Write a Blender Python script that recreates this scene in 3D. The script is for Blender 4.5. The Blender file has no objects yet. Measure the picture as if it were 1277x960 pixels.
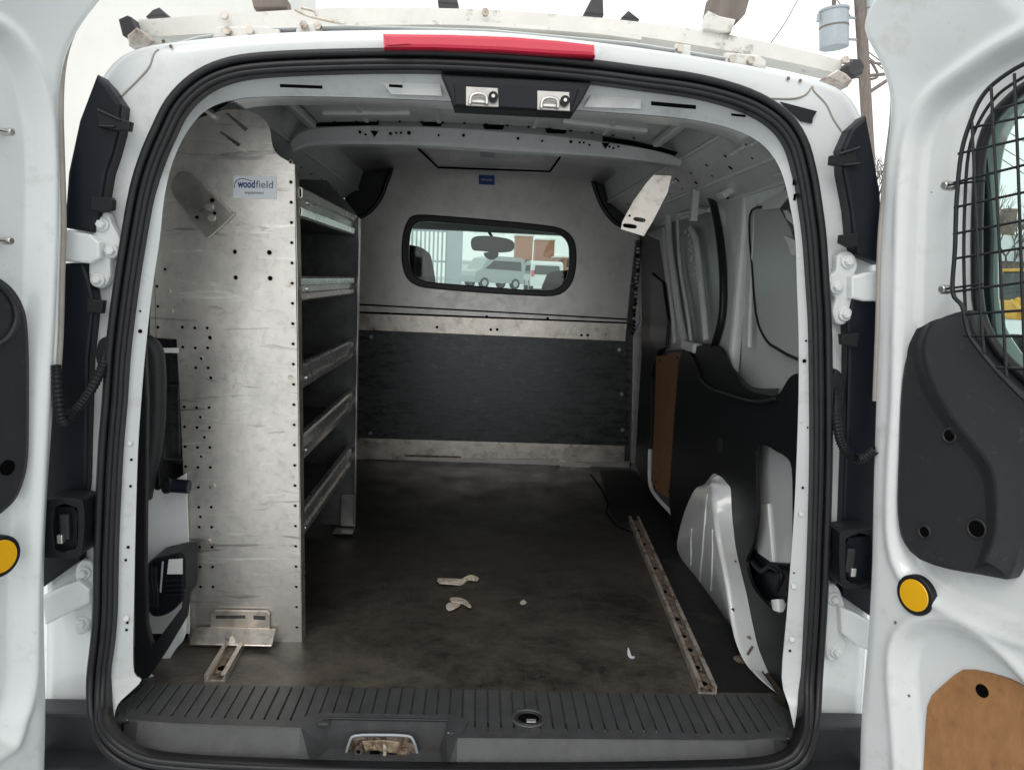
import bpy, bmesh, math, random
from mathutils import Vector, Matrix
from mathutils.bvhtree import BVHTree
random.seed(7)
SC = bpy.context.scene
COL = SC.collection
R = math.radians

# ------------------------------------------------------------------ camera
CAM = Vector((0, -1.38, 0.8)); F = 940.0
def cam_axes(yaw, pitch, roll):
    f = Vector((math.sin(yaw)*math.cos(pitch), math.cos(yaw)*math.cos(pitch), -math.sin(pitch)))
    r = Vector((math.cos(yaw), -math.sin(yaw), 0)); u = r.cross(f)
    c, s = math.cos(roll), math.sin(roll)
    return c*r + s*u, c*u - s*r, f
CR, CU, CF = cam_axes(R(2.7), R(8.0), R(2.55))
cd = bpy.data.cameras.new('camera'); cam = bpy.data.objects.new('camera', cd); COL.objects.link(cam)
cd.sensor_width = 36; cd.lens = F/1277*36; cd.clip_start = .02; cd.clip_end = 1500
m = Matrix((CR, CU, -CF)).transposed().to_4x4(); m.translation = CAM
cam.matrix_world = m; SC.camera = cam
# measuring helpers: where a sight line meets a real plane of the van
def ray(px, py): return (CF + (px-638.5)/F*CR + (480-py)/F*CU)
def U(px, py, n, c):
    d = ray(px, py); n = Vector(n); return CAM + d*((c-n.dot(CAM))/n.dot(d))
def PY(y): return lambda p: U(p[0], p[1], (0,1,0), y)
def PX(x): return lambda p: U(p[0], p[1], (1,0,0), x)
def PZ(z): return lambda p: U(p[0], p[1], (0,0,1), z)
def PS(off=0): return lambda p: U(p[0], p[1], (0,1,-.05), -.12+off)   # rear aperture plane
def L(f, pts): return [f(p) for p in pts]

def cr(pts, n=4, closed=False):
    """smooth curve through points"""
    P = [Vector(p) for p in pts]; out = []; N = len(P)
    for i in range(N if closed else N-1):
        if closed: a, b, c, d = P[i-1], P[i], P[(i+1) % N], P[(i+2) % N]
        else: a, b, c, d = P[max(i-1,0)], P[i], P[i+1], P[min(i+2,N-1)]
        for k in range(n):
            t = k/n
            out.append(.5*((2*b) + (c-a)*t + (2*a-5*b+4*c-d)*t*t + (3*b-a-3*c+d)*t**3))
    if not closed: out.append(P[-1])
    return out

# ------------------------------------------------------------------ materials
MATS = {}
def mat(name, col, rough=.5, metal=0, var=.08, vscale=6, bump=0, bscale=60, dirt=None, dscale=3, dlo=.5, dhi=.7, stretch=None, emit=None, coat=0, spec=.5, rvar=0):
    m = bpy.data.materials.new(name); m.use_nodes = True
    nt = m.node_tree; N = nt.nodes; K = nt.links; b = N['Principled BSDF']
    tc = N.new('ShaderNodeTexCoord'); src = tc.outputs['Object']
    if stretch:
        mp = N.new('ShaderNodeMapping'); mp.inputs['Scale'].default_value = stretch
        K.new(src, mp.inputs[0]); src = mp.outputs[0]
    n1 = N.new('ShaderNodeTexNoise'); n1.inputs['Scale'].default_value = vscale; n1.inputs['Detail'].default_value = 8; n1.inputs['Roughness'].default_value = .65
    K.new(src, n1.inputs['Vector'])
    cr_ = N.new('ShaderNodeValToRGB')
    lo = [max(0, c*(1-var)) for c in col]; hi = [min(1, c*(1+var)) for c in col]
    cr_.color_ramp.elements[0].position = .3; cr_.color_ramp.elements[1].position = .7
    cr_.color_ramp.elements[0].color = (*lo, 1); cr_.color_ramp.elements[1].color = (*hi, 1)
    K.new(n1.outputs['Fac'], cr_.inputs[0]); out = cr_.outputs[0]
    if dirt:
        n2 = N.new('ShaderNodeTexNoise'); n2.inputs['Scale'].default_value = dscale; n2.inputs['Detail'].default_value = 10; n2.inputs['Roughness'].default_value = .7
        K.new(tc.outputs['Object'], n2.inputs['Vector'])
        r2 = N.new('ShaderNodeMapRange'); r2.inputs['From Min'].default_value = dlo; r2.inputs['From Max'].default_value = dhi
        K.new(n2.outputs['Fac'], r2.inputs['Value'])
        mx = N.new('ShaderNodeMix'); mx.data_type = 'RGBA'; mx.inputs[7].default_value = (*dirt, 1)
        K.new(r2.outputs[0], mx.inputs[0]); K.new(out, mx.inputs[6]); out = mx.outputs[2]
    K.new(out, b.inputs['Base Color'])
    b.inputs['Roughness'].default_value = rough; b.inputs['Metallic'].default_value = metal
    b.inputs['Specular IOR Level'].default_value = spec
    if coat: b.inputs['Coat Weight'].default_value = coat; b.inputs['Coat Roughness'].default_value = .08
    if rvar:
        mr = N.new('ShaderNodeMapRange'); mr.inputs['From Min'].default_value = .3; mr.inputs['From Max'].default_value = .7
        mr.inputs['To Min'].default_value = rough-rvar; mr.inputs['To Max'].default_value = rough+rvar
        K.new(n1.outputs['Fac'], mr.inputs['Value']); K.new(mr.outputs[0], b.inputs['Roughness'])
    if bump:
        n3 = N.new('ShaderNodeTexNoise'); n3.inputs['Scale'].default_value = bscale; n3.inputs['Detail'].default_value = 4
        K.new(src, n3.inputs['Vector'])
        bp = N.new('ShaderNodeBump'); bp.inputs['Strength'].default_value = bump; bp.inputs['Distance'].default_value = .002
        K.new(n3.outputs['Fac'], bp.inputs['Height']); K.new(bp.outputs[0], b.inputs['Normal'])
    if emit: b.inputs['Emission Color'].default_value = (*emit, 1); b.inputs['Emission Strength'].default_value = 1
    MATS[name] = m; return m
def glass(name, tint=(.85,.93,.9), gloss=.07):
    m = bpy.data.materials.new(name); m.use_nodes = True; nt = m.node_tree; nt.nodes.clear()
    o = nt.nodes.new('ShaderNodeOutputMaterial'); t = nt.nodes.new('ShaderNodeBsdfTransparent'); g = nt.nodes.new('ShaderNodeBsdfGlossy'); x = nt.nodes.new('ShaderNodeMixShader')
    t.inputs[0].default_value = (*tint, 1); g.inputs['Roughness'].default_value = .03; x.inputs[0].default_value = gloss
    nt.links.new(t.outputs[0], x.inputs[1]); nt.links.new(g.outputs[0], x.inputs[2]); nt.links.new(x.outputs[0], o.inputs[0])
    MATS[name] = m; return m
M = MATS
mat('white_paint', (.665,.685,.69), .20, var=.035, vscale=3, dirt=(.46,.45,.42), dscale=11, dlo=.56, dhi=.86, coat=.5, bump=.03, bscale=400)
mat('inner_paint', (.68,.70,.695), .30, var=.05, vscale=4, dirt=(.50,.50,.49), dscale=6, dlo=.52, dhi=.75, bump=.05, bscale=200)
mat('primer_paint', (.64,.65,.645), .34, var=.10, vscale=5, dirt=(.47,.47,.465), dscale=9, dlo=.5, dhi=.72, bump=.1, bscale=90)
mat('rubber', (.012,.012,.014), .38, spec=.35, var=.25, vscale=30, bump=.15, bscale=200)
mat('black_plastic', (.008,.009,.011), .48, spec=.3, var=.15, vscale=12, bump=.2, bscale=700, dirt=(.014,.014,.015), dscale=14, dlo=.6, dhi=.85)
mat('sill_plastic', (.052,.053,.056), .36, spec=.5, var=.2, vscale=25, bump=.4, bscale=900, dirt=(.10,.095,.085), dscale=18, dlo=.55, dhi=.85)
mat('trim_plastic', (.021,.022,.025), .42, spec=.4, var=.1, vscale=8, bump=.35, bscale=900)
mat('lamp_back', (.006,.008,.013), .42, spec=.25, var=.15, vscale=10)
mat('dark_hole', (.004,.004,.004), .9, var=0, spec=0)
mat('beige_strip', (.33,.30,.27), .6, var=.15, vscale=20)
mat('galv', (.52,.50,.475), .36, metal=.9, var=.12, vscale=9, dirt=(.30,.27,.24), dscale=11, dlo=.5, dhi=.72, bump=.2, bscale=35, rvar=.1)
mat('galv_bulkhead', (.56,.54,.525), .38, metal=.85, var=.06, vscale=18, dirt=(.40,.385,.37), dscale=14, dlo=.5, dhi=.8, bump=.1, bscale=50, rvar=.08)
mat('galv_bright', (.70,.65,.59), .33, metal=.9, var=.16, vscale=16, dirt=(.40,.33,.27), dscale=22, dlo=.52, dhi=.72, bump=.2, bscale=60, rvar=.1)
mat('shelf_metal', (.70,.69,.66), .26, metal=.9, var=.12, vscale=9, dirt=(.52,.51,.49), dscale=12, dlo=.55, dhi=.8, bump=.1, rvar=.06)
mat('dark_board', (.068,.070,.074), .30, metal=.5, var=.22, vscale=14, stretch=(1,1,4), dirt=(.15,.15,.148), dscale=38, dlo=.56, dhi=.8, bump=.2, bscale=60, rvar=.1)
mat('floor_rubber', (.010,.010,.011), .6, spec=.3, var=.3, vscale=9, bump=.3, bscale=120, dirt=(.045,.04,.034), dscale=8, dlo=.55, dhi=.75)
mat('panel_metal', (.76,.725,.675), .32, metal=.85, var=.07, vscale=22)
mat('shelf_shaded', (.13,.13,.135), .4, metal=.6, var=.25, vscale=12, dirt=(.06,.06,.06), dscale=9, dlo=.45, dhi=.7, bump=.1)  # shelf metal darkened in colour for the shade between the shelves
mat('slate', (.24,.26,.26), .3, var=.12, vscale=6, dirt=(.14,.15,.15), dscale=8, dlo=.5, dhi=.7)
mat('blank_paint', (.42,.44,.43), .3, var=.05, vscale=4)
mat('flange_shaded', (.52,.54,.545), .32, var=.05, vscale=5, dirt=(.36,.36,.35), dscale=16, dlo=.54, dhi=.8, coat=.2)  # white body paint greyed, putting the flange's shade into its colour
mat('steel', (.62,.6,.57), .3, metal=1, var=.15, vscale=40)
mat('rust_steel', (.60,.55,.49), .45, metal=.7, var=.2, vscale=30, dirt=(.16,.07,.035), dscale=26, dlo=.48, dhi=.66)
mat('rusty', (.24,.19,.155), .7, metal=.2, var=.4, vscale=60, dirt=(.05,.03,.02), dscale=50, dlo=.45, dhi=.6, bump=.6, bscale=150)
mat('hardboard', (.34,.165,.062), .6, var=.14, vscale=25, dirt=(.22,.10,.04), dscale=14, dlo=.5, dhi=.8, stretch=(3,3,1), bump=.15, bscale=200)
mat('hardboard_dark', (.30,.15,.07), .6, var=.14, vscale=25, bump=.15, bscale=200)
mat('grimy', (.42,.33,.23), .7, metal=.2, var=.4, vscale=70, dirt=(.10,.05,.03), dscale=60, dlo=.45, dhi=.6, bump=.6, bscale=150)
mat('brown_brick', (.20,.14,.115), .85, var=.25, vscale=4)
mat('red_lens', (.62,.012,.05), .15, var=.05, coat=1)
mat('amber', (.80,.42,.01), .22, var=.04, vscale=20, coat=.6)
mat('rack_paint', (.72,.70,.66), .5, var=.08, vscale=12, dirt=(.26,.24,.21), dscale=16, dlo=.56, dhi=.68, bump=.3, bscale=80)
mat('dark_cap', (.05,.045,.05), .6, var=.2, vscale=20)
mat('sticker_white', (.72,.75,.80), .35, var=.02)
mat('ink_blue', (.03,.05,.22), .5, var=0)
mat('ink_grey', (.12,.13,.16), .5, var=0)
mat('label_blue', (.02,.07,.32), .35, var=.02)
mat('bulk_seal', (.012,.012,.014), .4, var=.2)
mat('paper', (.50,.44,.37), .85, var=.3, vscale=60, dirt=(.20,.15,.11), dscale=70, dlo=.52, dhi=.66, bump=.8, bscale=200)
mat('seat_fabric', (.03,.032,.036), .9, var=.2, vscale=40, bump=.4)
mat('snow', (.62,.64,.66), .7, var=.08, vscale=.3, dirt=(.22,.22,.23), dscale=.12, dlo=.5, dhi=.62)
mat('brick', (.36,.17,.11), .85, var=.25, vscale=4)
mat('cream_wall', (.72,.71,.68), .8, var=.05, vscale=.8, bump=.3, bscale=20)
mat('bark', (.13,.105,.09), .9, var=.3, vscale=8)
mat('pole_wood', (.19,.16,.14), .9, var=.3, vscale=6, stretch=(4,4,.6))
mat('grey_steel', (.36,.40,.43), .45, var=.08, vscale=5)
mat('yellow_paint', (.62,.33,.03), .4, var=.1)
mat('window_dark', (.03,.04,.045), .1, var=.1)
mat('car_white', (.62,.66,.66), .25, var=.03, coat=.5)
mat('car_silver', (.34,.37,.38), .3, var=.03, metal=.3, coat=.5)
mat('tyre', (.02,.02,.02), .8, var=.2)
mat('headliner', (.28,.31,.29), .9, var=.06)
glass('pane', (.90,.95,.93), .05)
glass('door_pane', (.86,.95,.92), .08)

def streak_metal():
    m = M['panel_metal']; nt = m.node_tree; N = nt.nodes; K = nt.links; b = N['Principled BSDF']
    base = b.inputs['Base Color'].links[0].from_socket; tc = N.new('ShaderNodeTexCoord')
    def layer(scale, sc, lo, hi, col, base, dist=.6, warp=None, amt=1):
        mp = N.new('ShaderNodeMapping'); mp.inputs['Scale'].default_value = scale; mp.inputs['Rotation'].default_value = (0, R(4), 0); K.new(tc.outputs['Object'], mp.inputs[0])
        n = N.new('ShaderNodeTexNoise'); n.inputs['Scale'].default_value = sc; n.inputs['Detail'].default_value = 9; n.inputs['Roughness'].default_value = .6; n.inputs['Distortion'].default_value = dist; K.new(mp.outputs[0], n.inputs['Vector'])
        r = N.new('ShaderNodeMapRange'); r.inputs['From Min'].default_value = lo; r.inputs['From Max'].default_value = hi; r.inputs['To Max'].default_value = amt; K.new(n.outputs['Fac'], r.inputs['Value'])
        x = N.new('ShaderNodeMix'); x.data_type = 'RGBA'; K.new(r.outputs[0], x.inputs[0]); K.new(base, x.inputs[6]); x.inputs[7].default_value = (*col,1); return x.outputs[2], r.outputs[0]
    base, _ = layer((1,1,1), 3.5, .42, .7, (.50,.49,.47), base, amt=.7)
    base, _ = layer((1,1,1), 60, .5, .8, (.42,.40,.38), base, amt=.6)
    base, d = layer((2.2,1,16), 2.6, .60, .70, (.20,.19,.185), base, 1.2, amt=.75)
    base, w = layer((2.6,1,22), 2.2, .61, .69, (.90,.88,.84), base, 1.6, amt=.8)
    K.new(base, b.inputs['Base Color'])
    ad = N.new('ShaderNodeTexNoise'); ad.inputs['Scale'].default_value = 5; ad.inputs['Detail'].default_value = 6; K.new(tc.outputs['Object'], ad.inputs['Vector'])
    mr = N.new('ShaderNodeMapRange'); mr.inputs['From Min'].default_value = .3; mr.inputs['From Max'].default_value = .7; mr.inputs['To Min'].default_value = .26; mr.inputs['To Max'].default_value = .48; K.new(ad.outputs['Fac'], mr.inputs['Value']); K.new(mr.outputs[0], b.inputs['Roughness'])
    bp = N.new('ShaderNodeBump'); bp.inputs['Strength'].default_value = .35; bp.inputs['Distance'].default_value = .01; K.new(ad.outputs['Fac'], bp.inputs['Height']); K.new(bp.outputs[0], b.inputs['Normal'])
streak_metal()
def speckle(name, col, sc, lo, hi, amt):
    m = M[name]; nt = m.node_tree; N = nt.nodes; K = nt.links; b = N['Principled BSDF']; base = b.inputs['Base Color'].links[0].from_socket; tc = N.new('ShaderNodeTexCoord')
    n = N.new('ShaderNodeTexNoise'); n.inputs['Scale'].default_value = sc; n.inputs['Detail'].default_value = 5; n.inputs['Roughness'].default_value = .75; K.new(tc.outputs['Object'], n.inputs['Vector'])
    r = N.new('ShaderNodeMapRange'); r.inputs['From Min'].default_value = lo; r.inputs['From Max'].default_value = hi; r.inputs['To Max'].default_value = amt; K.new(n.outputs['Fac'], r.inputs['Value'])
    x = N.new('ShaderNodeMix'); x.data_type = 'RGBA'; K.new(r.outputs[0], x.inputs[0]); K.new(base, x.inputs[6]); x.inputs[7].default_value = (*col,1); K.new(x.outputs[2], b.inputs['Base Color'])
speckle('white_paint', (.34,.32,.29), 95, .66, .76, .7)
speckle('white_paint', (.50,.47,.42), 26, .60, .78, .45)
speckle('flange_shaded', (.22,.21,.20), 70, .64, .74, .6)
speckle('trim_plastic', (.09,.088,.085), 45, .60, .75, .5)
speckle('hardboard', (.16,.08,.035), 60, .56, .72, .6)
speckle('primer_paint', (.25,.25,.25), 60, .64, .74, .6)
# floor covering: dark board with scuffs, tan scrapes and stains
def floor_mat():
    m = bpy.data.materials.new('floor_board'); m.use_nodes = True; nt = m.node_tree; N = nt.nodes; K = nt.links; b = N['Principled BSDF']
    tc = N.new('ShaderNodeTexCoord')
    def noise(sc, det, st=(1,1,1), ro=.6, dist=0):
        mp = N.new('ShaderNodeMapping'); mp.inputs['Scale'].default_value = st; K.new(tc.outputs['Object'], mp.inputs[0])
        n = N.new('ShaderNodeTexNoise'); n.inputs['Scale'].default_value = sc; n.inputs['Detail'].default_value = det; n.inputs['Roughness'].default_value = ro; n.inputs['Distortion'].default_value = dist
        K.new(mp.outputs[0], n.inputs['Vector']); return n.outputs['Fac']
    def rng(v, a, b_, c=0, d=1):
        r = N.new('ShaderNodeMapRange'); r.inputs['From Min'].default_value = a; r.inputs['From Max'].default_value = b_
        r.inputs['To Min'].default_value = c; r.inputs['To Max'].default_value = d; K.new(v, r.inputs['Value']); return r.outputs[0]
    def mix(f, a, b_):
        x = N.new('ShaderNodeMix'); x.data_type = 'RGBA'; K.new(f, x.inputs[0])
        if isinstance(a, tuple): x.inputs[6].default_value = (*a, 1)
        else: K.new(a, x.inputs[6])
        x.inputs[7].default_value = (*b_, 1); return x.outputs[2]
    def mul(a, b_):
        x = N.new('ShaderNodeMath'); x.operation = 'MULTIPLY'; K.new(a, x.inputs[0]); K.new(b_, x.inputs[1]); return x.outputs[0]
    base = mix(rng(noise(3.2, 8), .35, .65), (.012,.0115,.0115), (.024,.022,.0205))
    # worn zone near the doors, where loads are dragged in; also lightened for reflected daylight
    sep = N.new('ShaderNodeSeparateXYZ'); K.new(tc.outputs['Object'], sep.inputs[0])
    wear_sheen = rng(sep.outputs[1], 1.0, -.02)
    tan = rng(noise(3.2, 15, (.9,1.2,1), .86, .15), .40, .86)
    base = mix(mul(tan, wear_sheen), base, (.215,.182,.145))
    sc = rng(noise(7, 15, (.25,2.6,1), .8, .5), .58, .74, 0, .5)
    base = mix(mul(sc, wear_sheen), base, (.24,.20,.15))
    s2 = rng(noise(14, 15, (3.2,.22,1), .8, .8), .60, .72, 0, .45); base = mix(mul(s2, wear_sheen), base, (.17,.15,.125))
    s3 = rng(noise(90, 4), .62, .72, 0, .35); base = mix(s3, base, (.10,.09,.08))
    spots = rng(noise(22, 3), .70, .76, 0, .5); base = mix(spots, base, (.12,.105,.085))
    K.new(base, b.inputs['Base Color'])
    K.new(rng(noise(6, 8), .3, .7, .30, .52), b.inputs['Roughness'])
    bp = N.new('ShaderNodeBump'); bp.inputs['Strength'].default_value = .35; bp.inputs['Distance'].default_value = .002
    K.new(noise(160, 5), bp.inputs['Height']); K.new(bp.outputs[0], b.inputs['Normal'])
    MATS['floor_board'] = m
floor_mat()

# ------------------------------------------------------------------ mesh collector
class MB:
    def __init__(s): s.v = []; s.f = []; s.m = []; s.sm = []; s.mats = []
    def mi(s, m):
        if m not in s.mats: s.mats.append(m)
        return s.mats.index(m)
    def add(s, vs, fs, m, smooth=False):
        o = len(s.v); s.v += [tuple(v) for v in vs]; k = s.mi(m)
        for f in fs: s.f.append([i+o for i in f]); s.m.append(k); s.sm.append(smooth)
        return s
    def bm(s, bm, m, smooth=False):
        bm.verts.ensure_lookup_table(); bm.verts.index_update()
        s.add([v.co[:] for v in bm.verts], [[v.index for v in f.verts] for f in bm.faces], m, smooth); bm.free(); return s
    def box(s, c, size, m, rot=None, bev=0, top=None):
        """box centred at c; top=(sx,sy) scales the upper face"""
        bm = bmesh.new(); bmesh.ops.create_cube(bm, size=1)
        for v in bm.verts:
            if top and v.co.z > 0: v.co.x *= top[0]; v.co.y *= top[1]
            v.co = Vector((v.co.x*size[0], v.co.y*size[1], v.co.z*size[2]))
        if bev: bmesh.ops.bevel(bm, geom=bm.edges[:], offset=bev, segments=2, affect='EDGES', profile=.5)
        if rot is not None: bmesh.ops.transform(bm, matrix=rot.to_4x4() if isinstance(rot, Matrix) else rot, verts=bm.verts)
        bmesh.ops.translate(bm, vec=Vector(c), verts=bm.verts); return s.bm(bm, m)
    def cyl(s, a, b, r, m, n=16, r2=None, bev=0, smooth=True):
        a, b = Vector(a), Vector(b); d = b-a; r2 = r if r2 is None else r2
        q = d.to_track_quat('Z', 'Y'); X = q @ Vector((1,0,0)); Y = q @ Vector((0,1,0))
        rings = [(a, r), (b, r2)]
        if bev: rings = [(a, r), (a+d*(1-bev/d.length), r2), (b, r2-bev)]
        vs = []; fs = []
        for p, rr in rings:
            for i in range(n):
                t = 2*math.pi*i/n; vs.append(p + X*math.cos(t)*rr + Y*math.sin(t)*rr)
        for k in range(len(rings)-1):
            for i in range(n): j = (i+1) % n; fs.append([k*n+i, k*n+j, (k+1)*n+j, (k+1)*n+i])
        s.add(vs, fs, m, smooth)
        s.add(vs[:n], [list(range(n))[::-1]], m); s.add(vs[-n:], [list(range(n))], m); return s
    def plate(s, pts, back, m, holes=(), bev=0, smooth=False):
        """flat outline pts (world) given thickness along back; holes are outlines too"""
        bm = bmesh.new(); edges = []
        for loop in [pts]+list(holes):
            vs = [bm.verts.new(p) for p in loop]
            for i in range(len(vs)): edges.append(bm.edges.new((vs[i], vs[(i+1) % len(vs)])))
        back = Vector(back)
        if holes: bmesh.ops.triangle_fill(bm, use_beauty=True, use_dissolve=False, edges=edges, normal=-back.normalized())
        else: bm.faces.new(bm.verts)
        fr = bm.faces[:]
        for f in fr:
            f.normal_update()
            if f.normal.dot(back) > 0: f.normal_flip()
        ret = bmesh.ops.extrude_face_region(bm, geom=fr, use_keep_orig=True)
        nv = [g for g in ret['geom'] if isinstance(g, bmesh.types.BMVert)]
        bmesh.ops.translate(bm, vec=back, verts=nv)
        nf = [g for g in ret['geom'] if isinstance(g, bmesh.types.BMFace)]
        nfs = set(nf); frs = set(fr)
        if bev:
            es = [e for e in bm.edges if any(f in frs for f in e.link_faces) and any((f not in frs and f not in nfs) for f in e.link_faces)]
            try: bmesh.ops.bevel(bm, geom=es, offset=bev, segments=2, affect='EDGES', profile=.5, clamp_overlap=True)
            except Exception: pass
        bmesh.ops.recalc_face_normals(bm, faces=bm.faces)
        return s.bm(bm, m, smooth)
    def sweep(s, path, prof, m, closed=False, normal=None, smooth=True, caps=True):
        """prof: (a,b) offsets; a along side vector, b along normal"""
        P = [Vector(p) for p in path]; n = len(P); k = len(prof); vs = []; fs = []
        up = Vector(normal) if normal is not None else None; prev = None
        for i in range(n):
            if closed: t = P[(i+1) % n]-P[i-1]
            else: t = P[min(i+1,n-1)]-P[max(i-1,0)]
            t.normalize()
            if up is None:
                if prev is None: prev = t.orthogonal().normalized()
                N = (prev - t*prev.dot(t)).normalized(); prev = N
            else: N = (up - t*up.dot(t)).normalized()
            B = t.cross(N)
            for a, b in prof: vs.append(P[i]+B*a+N*b)
        for i in range(n if closed else n-1):
            for j in range(k):
                a = i*k+j; b = i*k+(j+1) % k; c = ((i+1) % n)*k+(j+1) % k; d = ((i+1) % n)*k+j
                fs.append([a,b,c,d])
        s.add(vs, fs, m, smooth)
        if not closed and caps: s.add(vs[:k], [list(range(k))], m); s.add(vs[-k:], [list(range(k))[::-1]], m)
        return s
    def tube(s, path, r, m, n=8, closed=False): return s.sweep(path, [(r*math.cos(2*math.pi*i/n), r*math.sin(2*math.pi*i/n)) for i in range(n)], m, closed)
    def loft(s, rows, m, smooth=True, closed=False):
        k = len(rows[0]); vs = [p for r in rows for p in r]; fs = []
        for i in range(len(rows)-1):
            for j in range(k if closed else k-1):
                j2 = (j+1) % k; fs.append([i*k+j, i*k+j2, (i+1)*k+j2, (i+1)*k+j])
        return s.add(vs, fs, m, smooth)
    def disc(s, c, r, nrm, m, h=.0008, n=12): return s.cyl(Vector(c), Vector(c)+Vector(nrm).normalized()*h, r, m, n)
    def build(s, name, parent=None, label=None, cat=None, group=None, kind=None, weld=False, solid=0):
        me = bpy.data.meshes.new(name); o = bpy.data.objects.new(name, me); COL.objects.link(o)
        vs = s.v
        if parent is None:
            xs = [v[0] for v in vs]; ys = [v[1] for v in vs]; zs = [v[2] for v in vs]
            c = ((min(xs)+max(xs))/2, (min(ys)+max(ys))/2, min(zs)); o.location = c
            vs = [(v[0]-c[0], v[1]-c[1], v[2]-c[2]) for v in vs]
        me.from_pydata(vs, [], s.f)
        for mm in s.mats: me.materials.append(M[mm])
        me.polygons.foreach_set('material_index', s.m); me.polygons.foreach_set('use_smooth', s.sm); me.update()
        if weld:
            bm = bmesh.new(); bm.from_mesh(me); bmesh.ops.remove_doubles(bm, verts=bm.verts, dist=1e-5); bmesh.ops.recalc_face_normals(bm, faces=bm.faces); bm.to_mesh(me); bm.free()
        if solid:
            sm_ = o.modifiers.new('thickness', 'SOLIDIFY'); sm_.thickness = solid; sm_.offset = 0
        if parent is not None:
            o.parent = parent
            if parent.type == 'EMPTY': o.matrix_parent_inverse = root_world(parent).inverted()
        tag(o, label, cat, group, kind); return o
def root_world(e): return Matrix.Translation(e.location) @ e.rotation_euler.to_matrix().to_4x4()
def tag(o, label=None, cat=None, group=None, kind=None):
    if label: o['label'] = label
    if cat: o['category'] = cat
    if group: o['group'] = group
    if kind: o['kind'] = kind
def thing(name, loc, label, cat, group=None):
    o = bpy.data.objects.new(name, None); COL.objects.link(o); o.location = loc; o.empty_display_size = .1
    tag(o, label, cat, group); return o
def text_mesh(mb, body, origin, xdir, ydir, size, m, width=None, bold=0, spacing=1):
    cu = bpy.data.curves.new('t', 'FONT'); cu.body = body; cu.size = 1; cu.extrude = .01; cu.offset = bold; cu.space_character = spacing
    ob = bpy.data.objects.new('t', cu); COL.objects.link(ob); bpy.context.view_layer.update()
    me = bpy.data.meshes.new_from_object(ob); X = Vector(xdir).normalized(); Y = Vector(ydir).normalized(); Z = X.cross(Y)
    x0 = min(v.co.x for v in me.vertices); x1 = max(v.co.x for v in me.vertices)
    sx = (width/(x1-x0)) if width else size
    vs = [Vector(origin)+X*(v.co.x-x0)*sx+Y*v.co.y*size+Z*(v.co.z*.02) for v in me.vertices]
    mb.add(vs, [list(p.vertices) for p in me.polygons], m)
    bpy.data.objects.remove(ob); bpy.data.curves.remove(cu); bpy.data.meshes.remove(me)

# ================================================================== VAN
van = thing('cargo_van', (0, .9, -.62), 'white cargo van with both rear doors open, seen into its empty load area', 'van')
YB = 1.83      # bulkhead

# ---- outer body skin (rear face ring, roof, flanks)
outer = [(-.80,-.32),(-.79,-.14),(-.782,0),(-.755,.5),(-.715,.80),(-.695,.94),(-.665,1.06),(-.635,1.12),(-.59,1.152),(-.50,1.170),(-.35,1.190),(-.18,1.204),(0,1.212),
         (.18,1.205),(.35,1.192),(.50,1.175),(.60,1.158),(.645,1.125),(.675,1.06),(.70,.94),(.717,.80),(.752,.5),(.780,0),(.79,-.14),(.80,-.32)]
outs = cr([(x,0,z) for x,z in outer], 3)
def ring(y, grow, zup): return [Vector((p.x*(1+grow), y, p.z + (zup if p.z > .9 else 0)*min(1,(p.z-.9)/.25 if p.z > .9 else 0) + grow*max(0,p.z)*.3)) for p in outs]
seal_px = [(560,968),(420,966),(300,962),(220,957),(180,951),(152,938),(132,918),(123,888),(122,845),(127,800),(130,760),(131,700),(133,640),(137,560),(142,500),(146,440),(155,365),(165,300),(176,240),(188,200),(203,165),(220,132),(247,105),(282,88),(330,80),(420,76),(520,75),(620,79),(720,87),(800,97),(870,107),(930,124),(970,147),(993,177),(1005,218),(1012,260),(1017,300),(1021,360),(1024,420),(1025,560),(1022,680),(1018,770),(1013,845),(1010,895),(1000,935),(982,952),(950,961),(880,965),(720,968)]
def sealp(p, off=0):
    t = max(0, min(1, (p[1]-850)/100)); t = t*t*(3-2*t)
    return PS(off-.085*t)(p)
seal = cr(L(sealp, seal_px), 4, closed=True)
b = MB()
# rear face: between seal and outer outline (dense loft by matching angle)
def angpt(poly, ang, c=Vector((0,0,.5))):
    best = None; d = Vector((math.cos(ang), 0, math.sin(ang)))
    n = len(poly)
    for i in range(n):
        a, e = poly[i], poly[(i+1) % n]
        ax, az = a.x-c.x, a.z-c.z; ex, ez = e.x-a.x, e.z-a.z
        det = d.x*(-ez)+d.z*ex
        if abs(det) < 1e-12: continue
        t = (ax*(-ez)+az*ex)/det; s_ = (d.x*az-d.z*ax)/det
        if t > 0 and -1e-6 <= s_ <= 1+1e-6:
            if best is None or t > best[0]: best = (t, a.lerp(e, s_))
    return best[1].copy() if best else None
NA = 240
r0 = []; r1 = []; r2 = []; r3 = []; r4 = []; r5 = []
for i in range(NA):
    ang = R(-46) + (R(272))*i/(NA-1)
    a = angpt(seal, ang); e = angpt(outs, ang)
    e.y = 0
    q = a.lerp(e, .0); q.y = a.y+.012; r0.append(q)
    q = a.lerp(e, .45); q.y = -.050; r1.append(q)
    q = a.lerp(e, .80); q.y = -.052; r2.append(q)
    q = a.lerp(e, .95); q.y = -.042; r3.append(q)
    q = e.copy(); q.y = -.020; r4.append(q)
b.loft([r0,r1,r2,r3,r4], 'white_paint')
b.loft([ring(-.018,0,0), ring(.03,.006,.004), ring(.2,.014,.018), ring(.9,.03,.05), ring(1.9,.035,.05), ring(2.7,.0,-.0)], 'white_paint')
b.build('body_shell', van, solid=0)

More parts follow.
